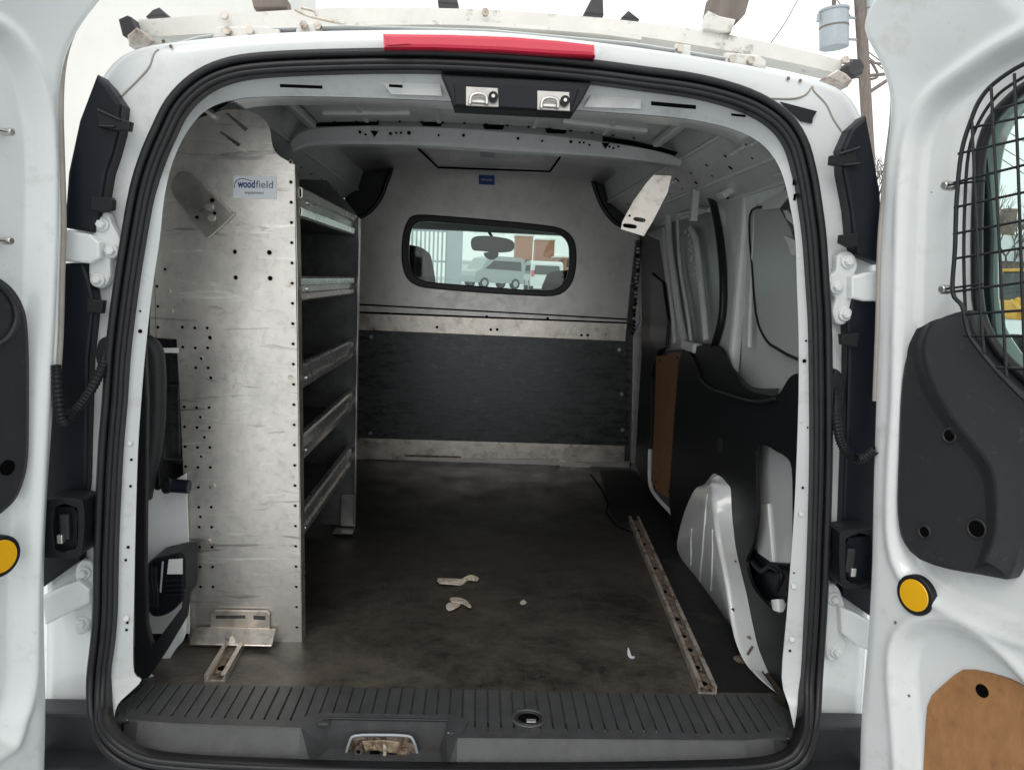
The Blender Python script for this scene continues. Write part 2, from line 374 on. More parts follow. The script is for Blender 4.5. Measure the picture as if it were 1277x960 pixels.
# seams on the rear corner joints, drip corner creases
for side in (0,1):
    b = MB()
    if side == 0: path = [(150,122),(160,112),(172,100),(186,84),(192,68),(198,62)]
    else: path = [(962,123),(990,123),(1005,118),(1013,108),(1015,114),(1030,130),(1040,150),(1055,172)]
    b.tube(cr(L(PY(-.0515), path), 4), .0016, 'beige_strip', 6)
    if side == 1:
        b.plate(L(PY(-.056), [(973,127),(1019,139),(1014,147),(1013,154),(999,151)]), (0,.003,0), 'black_plastic')
    for c in ([(213,58),(204,52)] if side == 0 else [(983,98),(998,101)]): b.disc(PY(-.054)(c), .003, (0,-1,0), 'rusty')
    b.build('seam_sealer', van)

# ---- weather seal: two ribs on a base
def arc(cx, cy, r, a0, a1, n): return [(cx+r*math.cos(R(a0+(a1-a0)*i/n)), cy+r*math.sin(R(a0+(a1-a0)*i/n))) for i in range(n+1)]
prof = [(-.0185,-.012),(-.0185,.000)] + arc(-.0105,.004,.0072,190,-30,8) + [(-.0025,-.010),(-.0005,-.010)] + arc(.0055,.007,.0060,200,60,5) + [(.0088,.0085)] + arc(.0128,.006,.0058,130,-20,6) + [(.0190,-.012)]
b = MB(); b.sweep(seal, prof, 'rubber', closed=True, normal=(0,-1,.05)); b.build('door_seal', van)

# ---- inner flange of the aperture, with its return lip
fl_px = [(141,899),(147,878),(162,863),(176,848),(167,838),(166,800),(167,750),(169,650),(172,560),(176,500),(181,440),(190,360),(199,300),(205,245),(216,200),(234,163),(258,137),(290,125),(330,121),(420,121),(550,126),(650,132),(740,139),(800,143),(860,149),(910,160),(945,176),(966,198),(978,225),(987,265),(992,300),(994,360),(996,420),(996,490),(994,560),(991,630),(987,690),(981,770),(975,845),(984,880),(992,915)]
fl = cr([sealp(p,.012+.035*max(0,min(1,(230-p[1])/90))) for p in fl_px], 3)
def nearest_on(poly, p): return min(poly, key=lambda q: (q-p).length_squared)
sdense = cr([sealp(p,.008) for p in seal_px], 10, closed=True)
outer_row = [nearest_on(sdense, p) for p in fl]
# smooth outer_row
for _ in range(3): outer_row = [outer_row[0]] + [(outer_row[i-1]+outer_row[i]*2+outer_row[i+1])/4 for i in range(1,len(outer_row)-1)] + [outer_row[-1]]
ctr = Vector((0,0,.55))
def inw(p, d, dy):
    v = Vector((ctr.x-p.x,0,ctr.z-p.z)); v.normalize(); return Vector((p.x+v.x*d, p.y+dy, p.z+v.z*d))
rows = [outer_row, fl, [inw(p,-.001,.004) for p in fl], [inw(p,-.022,.012) for p in fl]]
b = MB(); b.loft(rows[:2], 'flange_shaded'); b.loft(rows[1:], 'flange_shaded')
nS = (0,-1,.05)
pS = PS(.0105)
for c, r in [((169,388),.0022),((175,388),.0022),((175,413),.0045),((164,573),.003),((163,606),.003),((205,185),.003),((160,682),.0035),((157,698),.003),((159,776),.003),((158,785),.003),
             ((1005,425),.0025),((1009,425),.003),((1003,450),.0045),((1007,533),.002),((1001,608),.003),((990,714),.002),((993,230),.002),((985,811),.003)]:
    b.disc(pS(c), r*.75, nS, 'dark_hole', h=.0012)
for c in [(204,203),(991,246),(990,227)]:
    q = pS(c); b.box(q, (.004,.002,.011), 'dark_hole')
for c, r in [((163,552),.004),((158,770),.005),((998,640),.004),((989,730),.0045),((987,796),.0045),((991,214),.004)]:
    b.cyl(pS(c), pS(c)+Vector((0,-.004,0)), r, 'inner_paint', 10)
b.build('aperture_flange', van)

# ---- header underside: from the flange top back and up to the roof, with pressed shapes
b = MB()
ih = [i for i,p in enumerate(fl) if p.x > -.44 and (p.z > 1.06 if p.x > 0 else p.z > .93)]
hd = [fl[i] for i in ih]
hr = [[Vector((p.x, p.y+.004, p.z)) for p in hd], [Vector((p.x*.985, p.y+.055, p.z-.002)) for p in hd], [Vector((p.x*.985, p.y+.07, p.z+.012)) for p in hd], [Vector((p.x*.99, p.y+.20, p.z+.05)) for p in hd]]
b.loft(hr, 'primer_paint')
b.build('roof_header', van)
# slots and pads on the header face
ph = PS(.0085)
for x0,x1,y,dy,h in [(349,402,107,2,4),(485,502,107,1,3.5),(812,868,129,5,5),(912,930,143,2,3)]:
    b = MB(); b.plate(L(ph, [(x0,y-h/2),(x1,y+dy-h/2),(x1,y+dy+h/2),(x0,y+h/2)]), (0,.001,0), 'dark_hole'); b.build('slot', van)
b = MB(); b.plate(L(PS(.030), [(470,95),(548,97),(552,120),(488,118)]), (0,.004,0), 'primer_paint', bev=.0015); b.build('header_patch', van)
b = MB(); b.plate(L(PS(.030), [(742,108),(800,112),(800,136),(728,134)]), (0,.004,0), 'primer_paint', bev=.0015); b.build('header_patch', van)

# ---- latch housing in the header
lh = MB(); pl = PS(-.002)
lh.plate(L(pl, [(550,93),(738,102),(728,122),(715,141),(566,133),(560,115)]), (0,.05,0), 'black_plastic', bev=.003)
lh.plate(L(PS(-.006), [(566,104),(722,111),(712,139),(568,131)]), (0,.006,0), 'lamp_back', bev=.002)
lho = lh.build('latch_housing', van)
for x,y in ((601,121),(690,126)):
    b = MB(); pk = PS(-.008)
    b.plate(L(pk, [(x-20,y-13),(x+20,y-11),(x+21,y+13),(x-20,y+11)]), (0,.004,0), 'galv', bev=.0012)
    b.tube(cr(L(PS(-.018), [(x-15,y+9),(x-13,y-1),(x-4,y-4),(x+5,y-1),(x+6,y+9)]), 4), .0028, 'steel', 8)
    b.plate(L(PS(-.014), [(x-13,y+3),(x+4,y+4),(x+4,y+8),(x-13,y+7)]), (0,.004,0), 'steel', bev=.001)
    b.cyl(pk((x+14,y+1)), pk((x+14,y+1))+Vector((0,-.010,0)), .008, 'black_plastic', 14)
    b.cyl(pk((x+14,y+1))+Vector((0,-.010,0)), pk((x+14,y+1))+Vector((0,-.013,0)), .003, 'steel', 10)
    b.build('striker', lho)

# ---- interior shell: walls and roof
sec = [(.70,-.02),(.70,.30),(.70,.55),(.69,.68),(.68,.90),(.665,1.03),(.645,1.08),(.63,1.10),(.60,1.155),(.56,1.185),(.50,1.205),(.42,1.222),(.25,1.238),(0,1.245)]
secs = [(-x,z) for x,z in sec] + [(x,z) for x,z in sec[::-1][1:]]
def secrow(y, dz=0): return [Vector((x, y, z + (dz if z > 1.0 else 0))) for x,z in secs]
b = MB(); b.loft([secrow(.0,-.02), secrow(.1,-.01), secrow(.3), secrow(.9), secrow(1.4), secrow(1.86)], 'inner_paint')
b.build('load_area_lining', van, solid=.002)
# roof pressings (long shallow ribs) and sound pads
b = MB()
for y in (.30,.42): b.sweep(cr([Vector((x, y, 1.243-.08*x*x)) for x in [-.42,-.2,0,.2,.42]], 5), [(-.03,.004),(-.02,-.006),(.02,-.006),(.03,.004)], 'primer_paint', normal=(0,0,1))
b.build('roof_rib', van)
b = MB(); pc = PZ(1.232)
b.plate(L(pc, [(520,184),(700,192),(686,211),(545,206)]), (0,0,.006), 'primer_paint', bev=.002)
b.tube(L(PZ(1.229), [(522,186),(546,209),(686,214),(700,194)]), .004, 'dark_hole', 6)
b.plate(L(PZ(1.229), [(533,184),(690,191),(680,206),(550,202)]), (0,0,.004), 'primer_paint', bev=.002)
for xx in (560,640,665): b.plate(L(PZ(1.2265), [(xx,187),(xx+14,188),(xx+13,202),(xx+1,201)]), (0,0,.003), 'inner_paint', bev=.001)
b.plate(L(PZ(1.226), [(598,186),(618,187),(617,197),(599,196)]), (0,0,.003), 'grey_steel', bev=.001)
b.build('roof_stiffener', van)

# ---- roof bow (cross member)
top = [(362,178),(374,164),(398,157),(450,155),(540,156),(620,161),(700,168),(770,178),(825,188),(850,200)]
bot = [(366,190),(380,184),(402,181),(455,180),(540,182),(620,187),(700,192),(770,197),(818,203),(848,208)]
tp = cr(L(PY(.66), top), 4); bt = cr(L(PY(.655), bot), 4)
b = MB()
bk = [p+Vector((0,.07,.004)) for p in bt]; tk = [p+Vector((0,.02,.018)) for p in tp]; lip = [p+Vector((0,-.012,.0)) for p in bt]
b.loft([tk, tp, [(t*.85+q*.15)+Vector((0,-.006,0)) for t,q in zip(tp,bt)], [(t*.15+q*.85)+Vector((0,-.006,0)) for t,q in zip(tp,bt)], bt, bk], 'inner_paint', smooth=False)
for q in ([(380,158),(400,153),(430,152),(472,152),(472,156),(430,157),(400,158)],[(752,170),(790,176),(825,184),(845,190),(843,194),(822,189),(790,182),(752,176)]): b.plate(L(PY(.650), q), (0,.004,0), 'dark_hole')
pb = PY(.644)
for x,y,r in [(449,165,.004),(456,168,.003),(487,167,.004),(494,166,.003),(500,166,.003),(510,166,.005),(547,169,.003),(578,169,.004),(646,173,.004),(676,176,.003),(712,177,.004),(723,178,.003),(728,178,.003),(735,181,.003),(760,183,.003),(765,185,.003),(771,183,.003)]:
    b.disc(pb((x,y)), r, (0,-1,0), 'dark_hole')
for x,y in [(467,166),(755,181)]: b.plate(L(pb, [(x-5,y-3),(x+5,y-2),(x,y+5)]), (0,.001,0), 'dark_hole')
for x,y in [(538,154),(615,158),(693,163)]: b.plate(L(PY(.652), [(x-13,y-3),(x+14,y-2),(x+12,y+4),(x-11,y+3)]), (0,.002,0), 'dark_hole')
b.build('roof_bow', van)
# header-to-bow inner roof panel with spot-weld dimples
b = MB()
rows = []
for k,(y,z) in enumerate([(.20,1.200),(.34,1.192),(.48,1.186),(.60,1.184),(.63,1.196)]):
    rows.append([Vector((x, y, z-.10*x*x)) for x in [-.42+.84*i/20 for i in range(21)]])
b.loft(rows, 'primer_paint')
for i in range(15):
    x = -.38+.054*i; b.disc((x,.596,1.1835-.1*x*x), .0035, (0,-1,-.4), 'dark_hole', h=.0015)
for x in (-.30,-.12,.12,.30): b.box((x,.42,1.186-.1*x*x), (.012,.36,.012), 'inner_paint', bev=.003)
for x0_, x1_ in ((-.40,-.17),(.17,.40)):
    xm = (x0_+x1_)/2; q = Matrix.Rotation(math.atan(.2*xm),3,'Y')
    b.box((xm,.33,1.188-.1*xm*xm), (abs(x1_-x0_)*.8,.16,.006), 'slate', rot=q, bev=.002); b.box((xm,.50,1.181-.1*xm*xm), (abs(x1_-x0_)*.9,.03,.010), 'inner_paint', rot=q, bev=.003)
for x_ in (-.44,.44): b.box((x_,.40,1.163), (.02,.44,.02), 'inner_paint', bev=.004)
b.build('roof_panel', van)

# ---- cant rails (upper side boxes) with ribs and holes, both sides
for s in (-1,1):
    b = MB()
    A = []; B_ = []; C_ = []; D_ = []
    for i in range(13):
        y = (.02 if s > 0 else .24)+(1.78 if s > 0 else 1.56)*i/12
        A.append(Vector((s*.665,y,1.035))); B_.append(Vector((s*.600,y,1.075))); C_.append(Vector((s*.515,y,1.135))); D_.append(Vector((s*.490,y,1.215)))
    b.loft([A,B_], 'inner_paint'); b.loft([B_,C_], 'primer_paint'); b.loft([C_,D_], 'primer_paint')
    n = Vector((-s*.58,0,-.81)).normalized()
    for i in range(11):
        y = .12+.145*i; p = Vector((s*.5575,y,1.105)); b.disc(p+n*.001, random.choice([.005,.008,.004]), n, 'dark_hole', h=.001)
        p2 = Vector((s*.585,y+.04,1.0857)); b.disc(p2+n*.001, random.choice([.003,.004,.006]), n, 'dark_hole', h=.001)
    b.tube([(s*.602,.02 if s > 0 else .24,1.0745),(s*.602,1.8,1.0745)], .006, 'inner_paint', 8)
    b.tube([(s*.517,.02 if s > 0 else .24,1.134),(s*.517,1.8,1.134)], .006, 'inner_paint', 8)
    b.tube([(s*.66,.02 if s > 0 else .24,1.036),(s*.66,.70,1.036)], .005, 'inner_paint', 8)
    for y in (.18,.30,.86,1.2):
        q = Matrix.Rotation(-s*R(35), 3, 'Y'); b.box((s*.556,y,1.104), (.06,.03,.008), 'primer_paint', rot=q, bev=.002)
    # slotted pocket and bracket
    q = Matrix.Rotation(-s*R(35), 3, 'Y')
    b.box((s*.634,.23,1.053), (.035,.07,.006), 'primer_paint', rot=q, bev=.002); b.box((s*.633,.23,1.0495), (.012,.055,.003), 'dark_hole', rot=q)
    b.box((s*.635,.62,1.05), (.045,.06,.02), 'primer_paint', rot=q, bev=.004); b.disc((s*.63,.62,1.04), .014, n, 'dark_hole')
    b.box((s*.60,.80,1.03), (.02,.03,.09), 'inner_paint', bev=.003)
    b.build('cant_rail', van)

# ================================================================== right wall
# quarter window blank, pressed into the wall
b = MB(); w = PX(.660)
wb = cr(L(w, [(938,262),(960,258),(984,256),(1000,300),(1010,440),(968,434),(952,418),(943,390),(938,330),(935,290)]), 3, closed=True)
b.plate(wb, (.012,0,0), 'blank_paint', bev=.004)
b.tube(wb, .0035, 'rubber', 6, closed=True)
b.build('window_blank', van)
b = MB(); w2 = PX(.652)
b.plate(L(w2, [(984,220),(1001,262),(1003,316),(990,300),(985,285),(969,256)]), (.006,0,0), 'dark_board', bev=.002)
b.plate(L(PX(.648), [(964,245),(985,232),(981,246),(970,260),(950,262),(950,252)]), (.005,0,0), 'white_paint', bev=.002)
b.plate(L(PX(.646), [(976,262),(981,262),(990,275),(988,280),(980,273)]), (.004,0,0), 'white_paint', bev=.0015)
b.plate(L(PX(.648), [(975,292),(992,300),(996,320),(986,318),(982,305)]), (.004,0,0), 'inner_paint', bev=.002)
b.build('quarter_trim', van)
# pillar between sliding door and quarter panel
b = MB()
for k,(y0,y1,x) in enumerate([(.56,.70,.675)]):
    b.box((x,(y0+y1)/2,.82), (.03,y1-y0,.50), 'inner_paint', bev=.012)
b.tube(cr([(.668,.50,1.03),(.664,.47,.95),(.664,.46,.80),(.668,.45,.66)],5), .006, 'inner_paint', 8)
b.build('side_pillar', van)
# sliding door: seal, inner panel ribs, blank window, hardboard
b = MB(); x = .655
b.plate(L(PX(x+.01), [(800,250),(880,235),(895,270),(903,330),(903,390),(893,428),(850,437),(818,438),(812,330)]), (.03,0,0), 'slate', bev=.004)
sd = b.build('sliding_door', van)
b = MB(); b.sweep(cr(L(PX(.648), [(858,215),(872,222),(884,240),(893,270),(899,310),(902,350),(901,390),(896,415),(890,432)]), 5), arc(0,0,.011,0,330,9), 'rubber'); b.build('door_rubber', sd)
b = MB()
for pth, r in [([(833,262),(835,300),(840,340),(847,390),(855,430)], .012),([(862,285),(868,300),(873,340),(878,390),(881,425)], .010),([(845,268),(870,262),(885,262)], .007),([(828,285),(832,330),(838,380),(842,428)],.008),([(845,275),(848,330),(856,380),(862,425)],.006),([(840,245),(862,240),(880,243)],.01)]:
    b.tube(cr(L(PX(.652), pth), 4), r, 'inner_paint', 10)
for i in range(26):
    t = i/25; q = PX(.640)((856+14*t+random.uniform(-3,4), 288+62*t)); b.disc(q, random.uniform(.002,.005), (-1,-.3,.2), 'sticker_white', h=.001, n=6)
b.box(PX(.645)((862,432)), (.03,.14,.03), 'inner_paint', bev=.006)
b.build('door_pressing', sd)
b = MB(); b.plate(L(PX(.657), [(818,444),(851,440),(848,520),(838,625),(820,612),(812,600),(816,520)]), (.006,0,0), 'hardboard_dark', bev=.001)
for p in [(823,449),(845,446),(818,600),(834,612)]: b.disc(PX(.656)(p), .005, (-1,0,0), 'dark_hole')
b.build('hardboard_panel', sd)
b = MB(); b.sweep(cr(L(PX(.655), [(811,560),(811,600),(818,618),(838,640),(846,650)]), 4), [(-.006,-.006),(.006,-.006),(.006,.006),(-.006,.006)], 'inner_paint', smooth=False); b.build('panel_edge', sd)
# black trim on the door pillar near the bulkhead
b = MB()
b.plate(L(PX(.664), [(800,290),(822,300),(828,340),(834,390),(820,440),(812,470),(810,610),(800,600),(792,575),(800,440)]), (.02,0,0), 'black_plastic', bev=.003)
b.plate(L(PX(.655), [(812,340),(826,352),(833,400),(830,435),(818,440),(810,420)]), (.02,0,0), 'lamp_back', bev=.006)
b.build('pillar_trim', van)

# big black lower trim panel with an opening
b = MB(); w = PX(.640)
to = cr(L(w, [(846,452),(850,440),(858,434),(878,431),(894,431),(902,440),(911,458),(920,474),(930,484),(945,490),(962,493),(972,490),(977,482),(984,471),(992,466),(1003,465)]), 3)
bo = L(w, [(1010,700),(1010,905),(985,885),(968,862),(920,795),(880,735),(848,692),(838,660),(834,620),(840,530)])
hole = cr(L(w, [(943,562),(955,556),(968,563),(980,570),(987,585),(988,640),(987,690),(985,730),(975,765),(958,755),(938,730),(930,700),(938,680),(944,640)]), 3, closed=True)
b.plate(to+bo, (.008,0,0), 'black_plastic', holes=[hole], bev=.003)
# shoulder lip
b.tube(cr(L(PX(.634), [(858,440),(866,452),(874,472),(886,484),(905,491),(930,499),(950,501),(966,497)]), 4), .004, 'trim_plastic', 8)
b.loft([cr(L(PX(.640), [(858,434),(895,431),(911,458),(930,484),(945,490),(970,492)]),4), cr(L(PX(.685), [(866,430),(898,428),(914,455),(932,478),(948,484),(972,484)]),4)], 'black_plastic')
b.disc(PX(.6395)((898,556)), .02, (-1,0,0), 'trim_plastic', h=.0015, n=20)
b.build('side_trim', van)
b = MB()
b.box((.678,.30,.29), (.004,.5,.48), 'white_paint')
b.plate(L(PX(.670), [(943,630),(957,628),(963,700),(985,760),(962,760),(945,730)]), (.01,0,0), 'inner_paint', bev=.003)
b.tube(cr(L(PX(.66), [(935,560),(936,600),(934,640),(933,690)]),4), .008, 'black_plastic')
b.plate(L(PX(.665), [(931,680),(944,690),(958,700),(980,702),(988,700),(988,735),(972,760),(950,745),(932,730)]), (.03,0,0), 'lamp_back', bev=.005)
b.cyl(PX(.655)((970,748)), PX(.655)((972,764)), .014, 'white_paint', 12)
b.tube(cr(L(PX(.652), [(938,700),(950,712),(962,706),(975,718),(968,735)]),4), .006, 'black_plastic')
b.build('body_recess', van)

# wheel arch cover
b = MB()
A = L(PX(.630), [(893,590),(888,592)]) + L(PX(.622), [(878,604)]) + L(PX(.615), [(866,611)]) + L(PX(.608), [(853,640)]) + L(PX(.603), [(845,672)]) + L(PZ(.02), [(845,686)]) + L(PZ(.002), [(852,700),(866,717),(882,738),(903,768),(922,795),(938,818),(954,842),(968,862)])
Rg = L(PX(.625), [(894,592),(889,597)]) + L(PX(.606), [(887,603),(888,610)]) + L(PX(.598), [(889,622),(891,640)]) + L(PX(.592), [(894,662),(898,685)]) + L(PX(.588), [(903,712),(907,738),(911,768),(917,798)]) + L(PX(.594), [(928,824)]) + L(PX(.604), [(945,844)]) + L(PX(.614), [(969,864)])
Bo = L(PX(.6395), [(896,592),(902,597),(907,603),(911,609),(912,625),(913,643),(915,662),(918,685),(924,712),(931,740),(938,775),(945,805),(953,826),(962,846),(974,864)])
A = cr(A,4); Rg = cr(Rg,4); Bo = cr(Bo,4)
def lerp(a,b_,t,push=0): return [p.lerp(q,t)+Vector((-push,0,0)) for p,q in zip(a,b_)]
rows = [A, lerp(A,Rg,.33), lerp(A,Rg,.66), lerp(A,Rg,.96,.001), lerp(Rg,Bo,.06,.001), lerp(Rg,Bo,.35,.004), lerp(Rg,Bo,.7,.003), Bo]
b.loft(rows, 'white_paint')
bvh = BVHTree.FromPolygons(b.v, b.f)
def surf(px, py, off=.001):
    d = ray(px,py).normalized(); loc, n, i, dist = bvh.ray_cast(CAM, d); return None if loc is None else loc - d*off
for pth in [[(883,616),(880,640),(878,665),(876,690),(874,710),(873,724)],[(889,660),(889,690),(888,715),(887,735),(886,748)],[(863,660),(862,675),(862,690),(862,704)]]:
    q = [x_ for x_ in (surf(*p,-.001) for p in pth) if x_ is not None]
    if len(q) > 2: b.tube(cr(q,4), .0034, 'white_paint', 8)
for p,r in [((914,760),.004),((917,700),.003),((934,795),.005)]:
    q = surf(*p)
    if q: b.disc(q, r, (-.3,-1,.2), 'rusty', h=.001)
q = [surf(*p) for p in [(932,816),(938,806)]]
if all(q): b.tube(q, .003, 'rusty', 6)
b.build('wheel_arch_cover', van)

# ================================================================== left wall (seen past the shelving)
b = MB()
b.plate(L(PY(.0), [(166,418),(180,420),(183,500),(182,600),(181,700),(183,780),(190,806),(208,782),(226,758),(229,735),(236,735),(232,770),(205,815),(184,846),(168,846)]), (0,.012,0), 'black_plastic', bev=.002)
b.build('side_trim', van)
b = MB()
b.plate(L(PY(.165), [(183,606),(196,612),(232,590),(236,700),(236,790),(183,790)]), (0,.004,0), 'white_paint', bev=.001)
b.plate(L(PY(.24), [(176,410),(222,410),(224,470),(226,580),(205,575),(190,540),(182,520)]), (0,.06,0), 'dark_board', bev=.004)
b.tube(cr(L(PY(.12), [(176,428),(186,430),(194,448),(195,510),(191,560),(184,590),(178,620)]),4), .018, 'trim_plastic', 12)
b.cyl(PY(.14)((208,605)), PY(.14)((236,607)), .014, 'lamp_back', 14); b.cyl(PY(.135)((206,605)), PY(.14)((210,605)), .017, 'black_plastic', 14)
b.plate(L(PY(.13), [(203,434),(222,434),(222,440),(203,440)]), (0,.004,0), 'inner_paint')
b.build('body_recess', van)
b = MB()
b.loft([cr(L(PY(.02), [(172,860),(180,846),(184,838)]),3)+[], cr(L(PY(.03), [(176,866),(188,850),(192,842)]),3)], 'white_paint')
b.loft([cr(L(PY(.10), [(180,845),(200,815),(216,785),(227,755),(229,720)]),4), cr(L(PY(.10), [(184,856),(204,832),(220,808),(231,792),(234,750)]),4)], 'white_paint')
b.build('wheel_arch_cover', van, solid=.003)
jack = MB(); J = PY(.09)
jack.plate(cr(L(J, [(184,702),(205,694),(228,692),(230,720),(229,745),(215,762),(196,770),(184,762),(180,730)]),3,closed=True), (0,.07,0), 'lamp_back', bev=.006)
jack.plate(L(PY(.085), [(210,698),(227,697),(227,716),(208,716)]), (0,.004,0), 'inner_paint', bev=.001)
for k in range(4): jack.tube(L(PY(.084), [(207,724+6*k),(227,723+6*k)]), .0022, 'black_plastic', 6)
jack.tube(L(PY(.084), [(203,700),(200,738)]), .002, 'grey_steel', 6)
for k in range(3): jack.tube(cr(L(PY(.083), [(186+4*k,706),(184+5*k,722),(188+4*k,738),(186+5*k,756)]),3), .005, 'black_plastic', 8)
jack.build('car_jack', label='black jack in the left wheel recess, with a pale label', cat='jack')

# ================================================================== floor and sill
b = MB(); b.box((0,.925,-.012), (1.44,1.85,.024), 'floor_board'); b.build('load_floor', van)
# edge of the floor mat by the sliding door step
b = MB()
b.sweep(L(PZ(.001), [(737,592),(752,612),(758,628),(756,640),(768,655),(790,665)]), [(-.002,0),(.002,0),(.002,.002),(-.002,.002)], 'dark_hole', normal=(0,0,1))
b.plate(L(PZ(.0025), [(748,586),(795,586),(832,630),(850,694),(970,862),(884,862),(794,648),(772,652),(760,634)]), (0,0,-.0025), 'floor_rubber', bev=.0006)
b.disc(PZ(.0026)((925,822)), .018, (0,0,1), 'rusty', h=.0004, n=9)
b.build('step_mat', van)

b = MB(); n = 52; x0, x1 = -.615, .608; wd = (x1-x0)/n
def yfront(x):  # front edge of the ribbed tread
    if -.250 < x < -.030: return -.112
    if x <= -.250: return -.138
    return -.160
for i in range(n):
    xa = x0+i*wd; xm = xa+wd/2; yf = yfront(xm)+.012
    b.box((xm, (yf-.002)/2-.001, .001), (wd-.0030, abs(yf)-.004, .006), 'sill_plastic', bev=.0012)
    if random.random() < .8: b.disc((xa, yf+.003, .0025), .0016, (0,0,1), 'grey_steel', h=.0006, n=8)
b.box((0,-.052,-.006), (1.22,.105,.012), 'sill_plastic')
# tread front strips and downward face, following the stepped front edge
def face_strip(path):
    T = [Vector((x,y,.0056)) for x,y in path]; T2 = [Vector((x,y-.003,.003)) for x,y in path]
    D = [Vector((x*.995,y-.024,-.030)) for x,y in path]; D2 = [Vector((x*.995,y-.026,-.034)) for x,y in path]; O = [Vector((x*.99,y-.024,-.06)) for x,y in path]
    I = [Vector((x,min(y+.022,-.02),.0046)) for x,y in path]
    b.loft([I,T], 'sill_plastic', smooth=False); b.loft([T,T2], 'sill_plastic'); b.loft([T2,D], 'sill_plastic', smooth=False); b.loft([D,D2,O], 'sill_plastic', smooth=False)
face_strip([(-.618,-.060),(-.610,-.092),(-.598,-.114),(-.57,-.128),(-.52,-.134),(-.285,-.142)])
face_strip([(-.010,-.164),(.50,-.158),(.555,-.150),(.585,-.134),(.600,-.110),(.606,-.075)])
# recess around the latch striker
Z0 = .0056; zb = -.048
def q3(a,b_,c,d): b.add([a,b_,c,d],[[0,1,2,3]],'sill_plastic')
q3((-.285,-.142,Z0),(-.250,-.112,Z0),(-.240,-.118,zb),(-.262,-.168,zb)); q3((-.250,-.112,Z0),(-.030,-.112,Z0),(-.042,-.118,zb),(-.240,-.118,zb))
q3((-.030,-.112,Z0),(-.010,-.164,Z0),(-.028,-.185,zb),(-.042,-.118,zb))
b.add([(-.285,-.142,Z0),(-.25,-.112,Z0),(-.25,-.09,Z0),(-.29,-.11,Z0)],[[0,1,2,3]],'sill_plastic'); b.add([(-.03,-.112,Z0),(-.01,-.164,Z0),(.01,-.11,Z0),(-.03,-.09,Z0)],[[0,1,2,3]],'sill_plastic')
b.add([(-.252,-.110,Z0),(-.028,-.110,Z0),(-.028,-.098,Z0+.002),(-.252,-.098,Z0+.002)],[[0,1,2,3]],'sill_plastic')
b.tube([(-.250,-.112,Z0),(-.03,-.112,Z0)], .0025, 'trim_plastic', 8)
b.add([(-.262,-.168,zb),(-.240,-.118,zb),(-.042,-.118,zb),(-.028,-.185,zb),(-.03,-.25,zb-.01),(-.27,-.25,zb-.01)],[[0,1,2,3,4,5]],'sill_plastic')
b.add([(-.285,-.142,Z0),(-.2836,-.169,-.034),(-.282,-.166,-.06),(-.255,-.20,-.06),(-.262,-.168,zb)],[[0,1,2,3,4]],'sill_plastic'); b.add([(-.010,-.164,Z0),(-.00995,-.191,-.034),(-.0099,-.188,-.06),(-.035,-.21,-.06),(-.028,-.185,zb)],[[0,1,2,3,4]],'sill_plastic')
# side wedges up to the flange
for s in (-1,1):
    b.add([(s*.60,.0,.003),(s*.628,-.075,.004),(s*.62,-.10,.004),(s*.60,-.12,.004)],[[0,1,2,3]],'sill_plastic')
b.build('sill_trim', van)
# below the sill: bumper top and outer lower corners
b = MB(); b.box((0,-.125,-.200), (1.50,.09,.27), 'trim_plastic', bev=.008)
for s in (-1,1): b.box((s*.715,-.085,-.085), (.17,.05,.18), 'trim_plastic', bev=.006)
for p in [(92,948)]: b.disc(PY(-.112)(p), .010, (0,-1,0), 'black_plastic', h=.003)
b.build('bumper', van)
# drain hole with raised ring, striker bar with a grimy plate
b = MB(); c = Vector((.118,-.100,.0045))
b.sweep([c+Vector((.029*math.cos(t),.026*math.sin(t),0)) for t in [2*math.pi*i/28 for i in range(28)]], arc(0,0,.0035,0,330,9), 'sill_plastic', closed=True, normal=(0,0,1))
b.sweep([c+Vector((.021*math.cos(t),.019*math.sin(t),0)) for t in [2*math.pi*i/28 for i in range(28)]], arc(0,0,.0022,0,330,9), 'trim_plastic', closed=True, normal=(0,0,1))
b.cyl(c+Vector((0,0,-.002)), c+Vector((0,0,.0003)), .020, 'dark_hole', 24)
b.box(c+Vector((.004,-.010,.001)), (.018,.008,.004), 'galv_bright', rot=Matrix.Rotation(.3,3,'X'), bev=.001)
b.build('drain_hole', van)
b = MB(); pp = PY(-.128)
ol = cr([pp(p) for p in [(432,945),(436,925),(443,917),(475,916),(505,917),(515,922),(520,945),(500,952),(450,952)]],3,closed=True)
b.plate(ol, (0,.004,-.01), 'rusty', bev=.0015)
b.tube(ol, .0025, 'grey_steel', 6, closed=True)
b.cyl(pp((448,933))+Vector((0,-.008,0)), pp((448,933)), .0085, 'rusty', 14); b.cyl(pp((448,933))+Vector((0,-.010,0)), pp((448,933)), .003, 'dark_hole', 10)
b.plate([pp(p)+Vector((0,-.005,0)) for p in [(452,922),(478,921),(503,924),(515,944),(495,938),(470,933),(456,934)]], (0,.003,0), 'grimy', bev=.001)
b.tube(cr([pp((477,932))+Vector((0,0,.012)), pp((480,942))+Vector((0,-.004,.018)), pp((480,958))+Vector((0,-.01,.014))],4), .0035, 'paper', 8)
b.plate([pp(p)+Vector((0,-.006,.007)) for p in [(462,938),(474,938),(474,958),(460,958)]], (0,.003,-.005), 'dark_hole'); b.plate([pp(p)+Vector((0,-.006,.007)) for p in [(486,940),(506,944),(500,962),(486,960)]], (0,.003,-.005), 'dark_hole')
b.build('striker_plate', van)


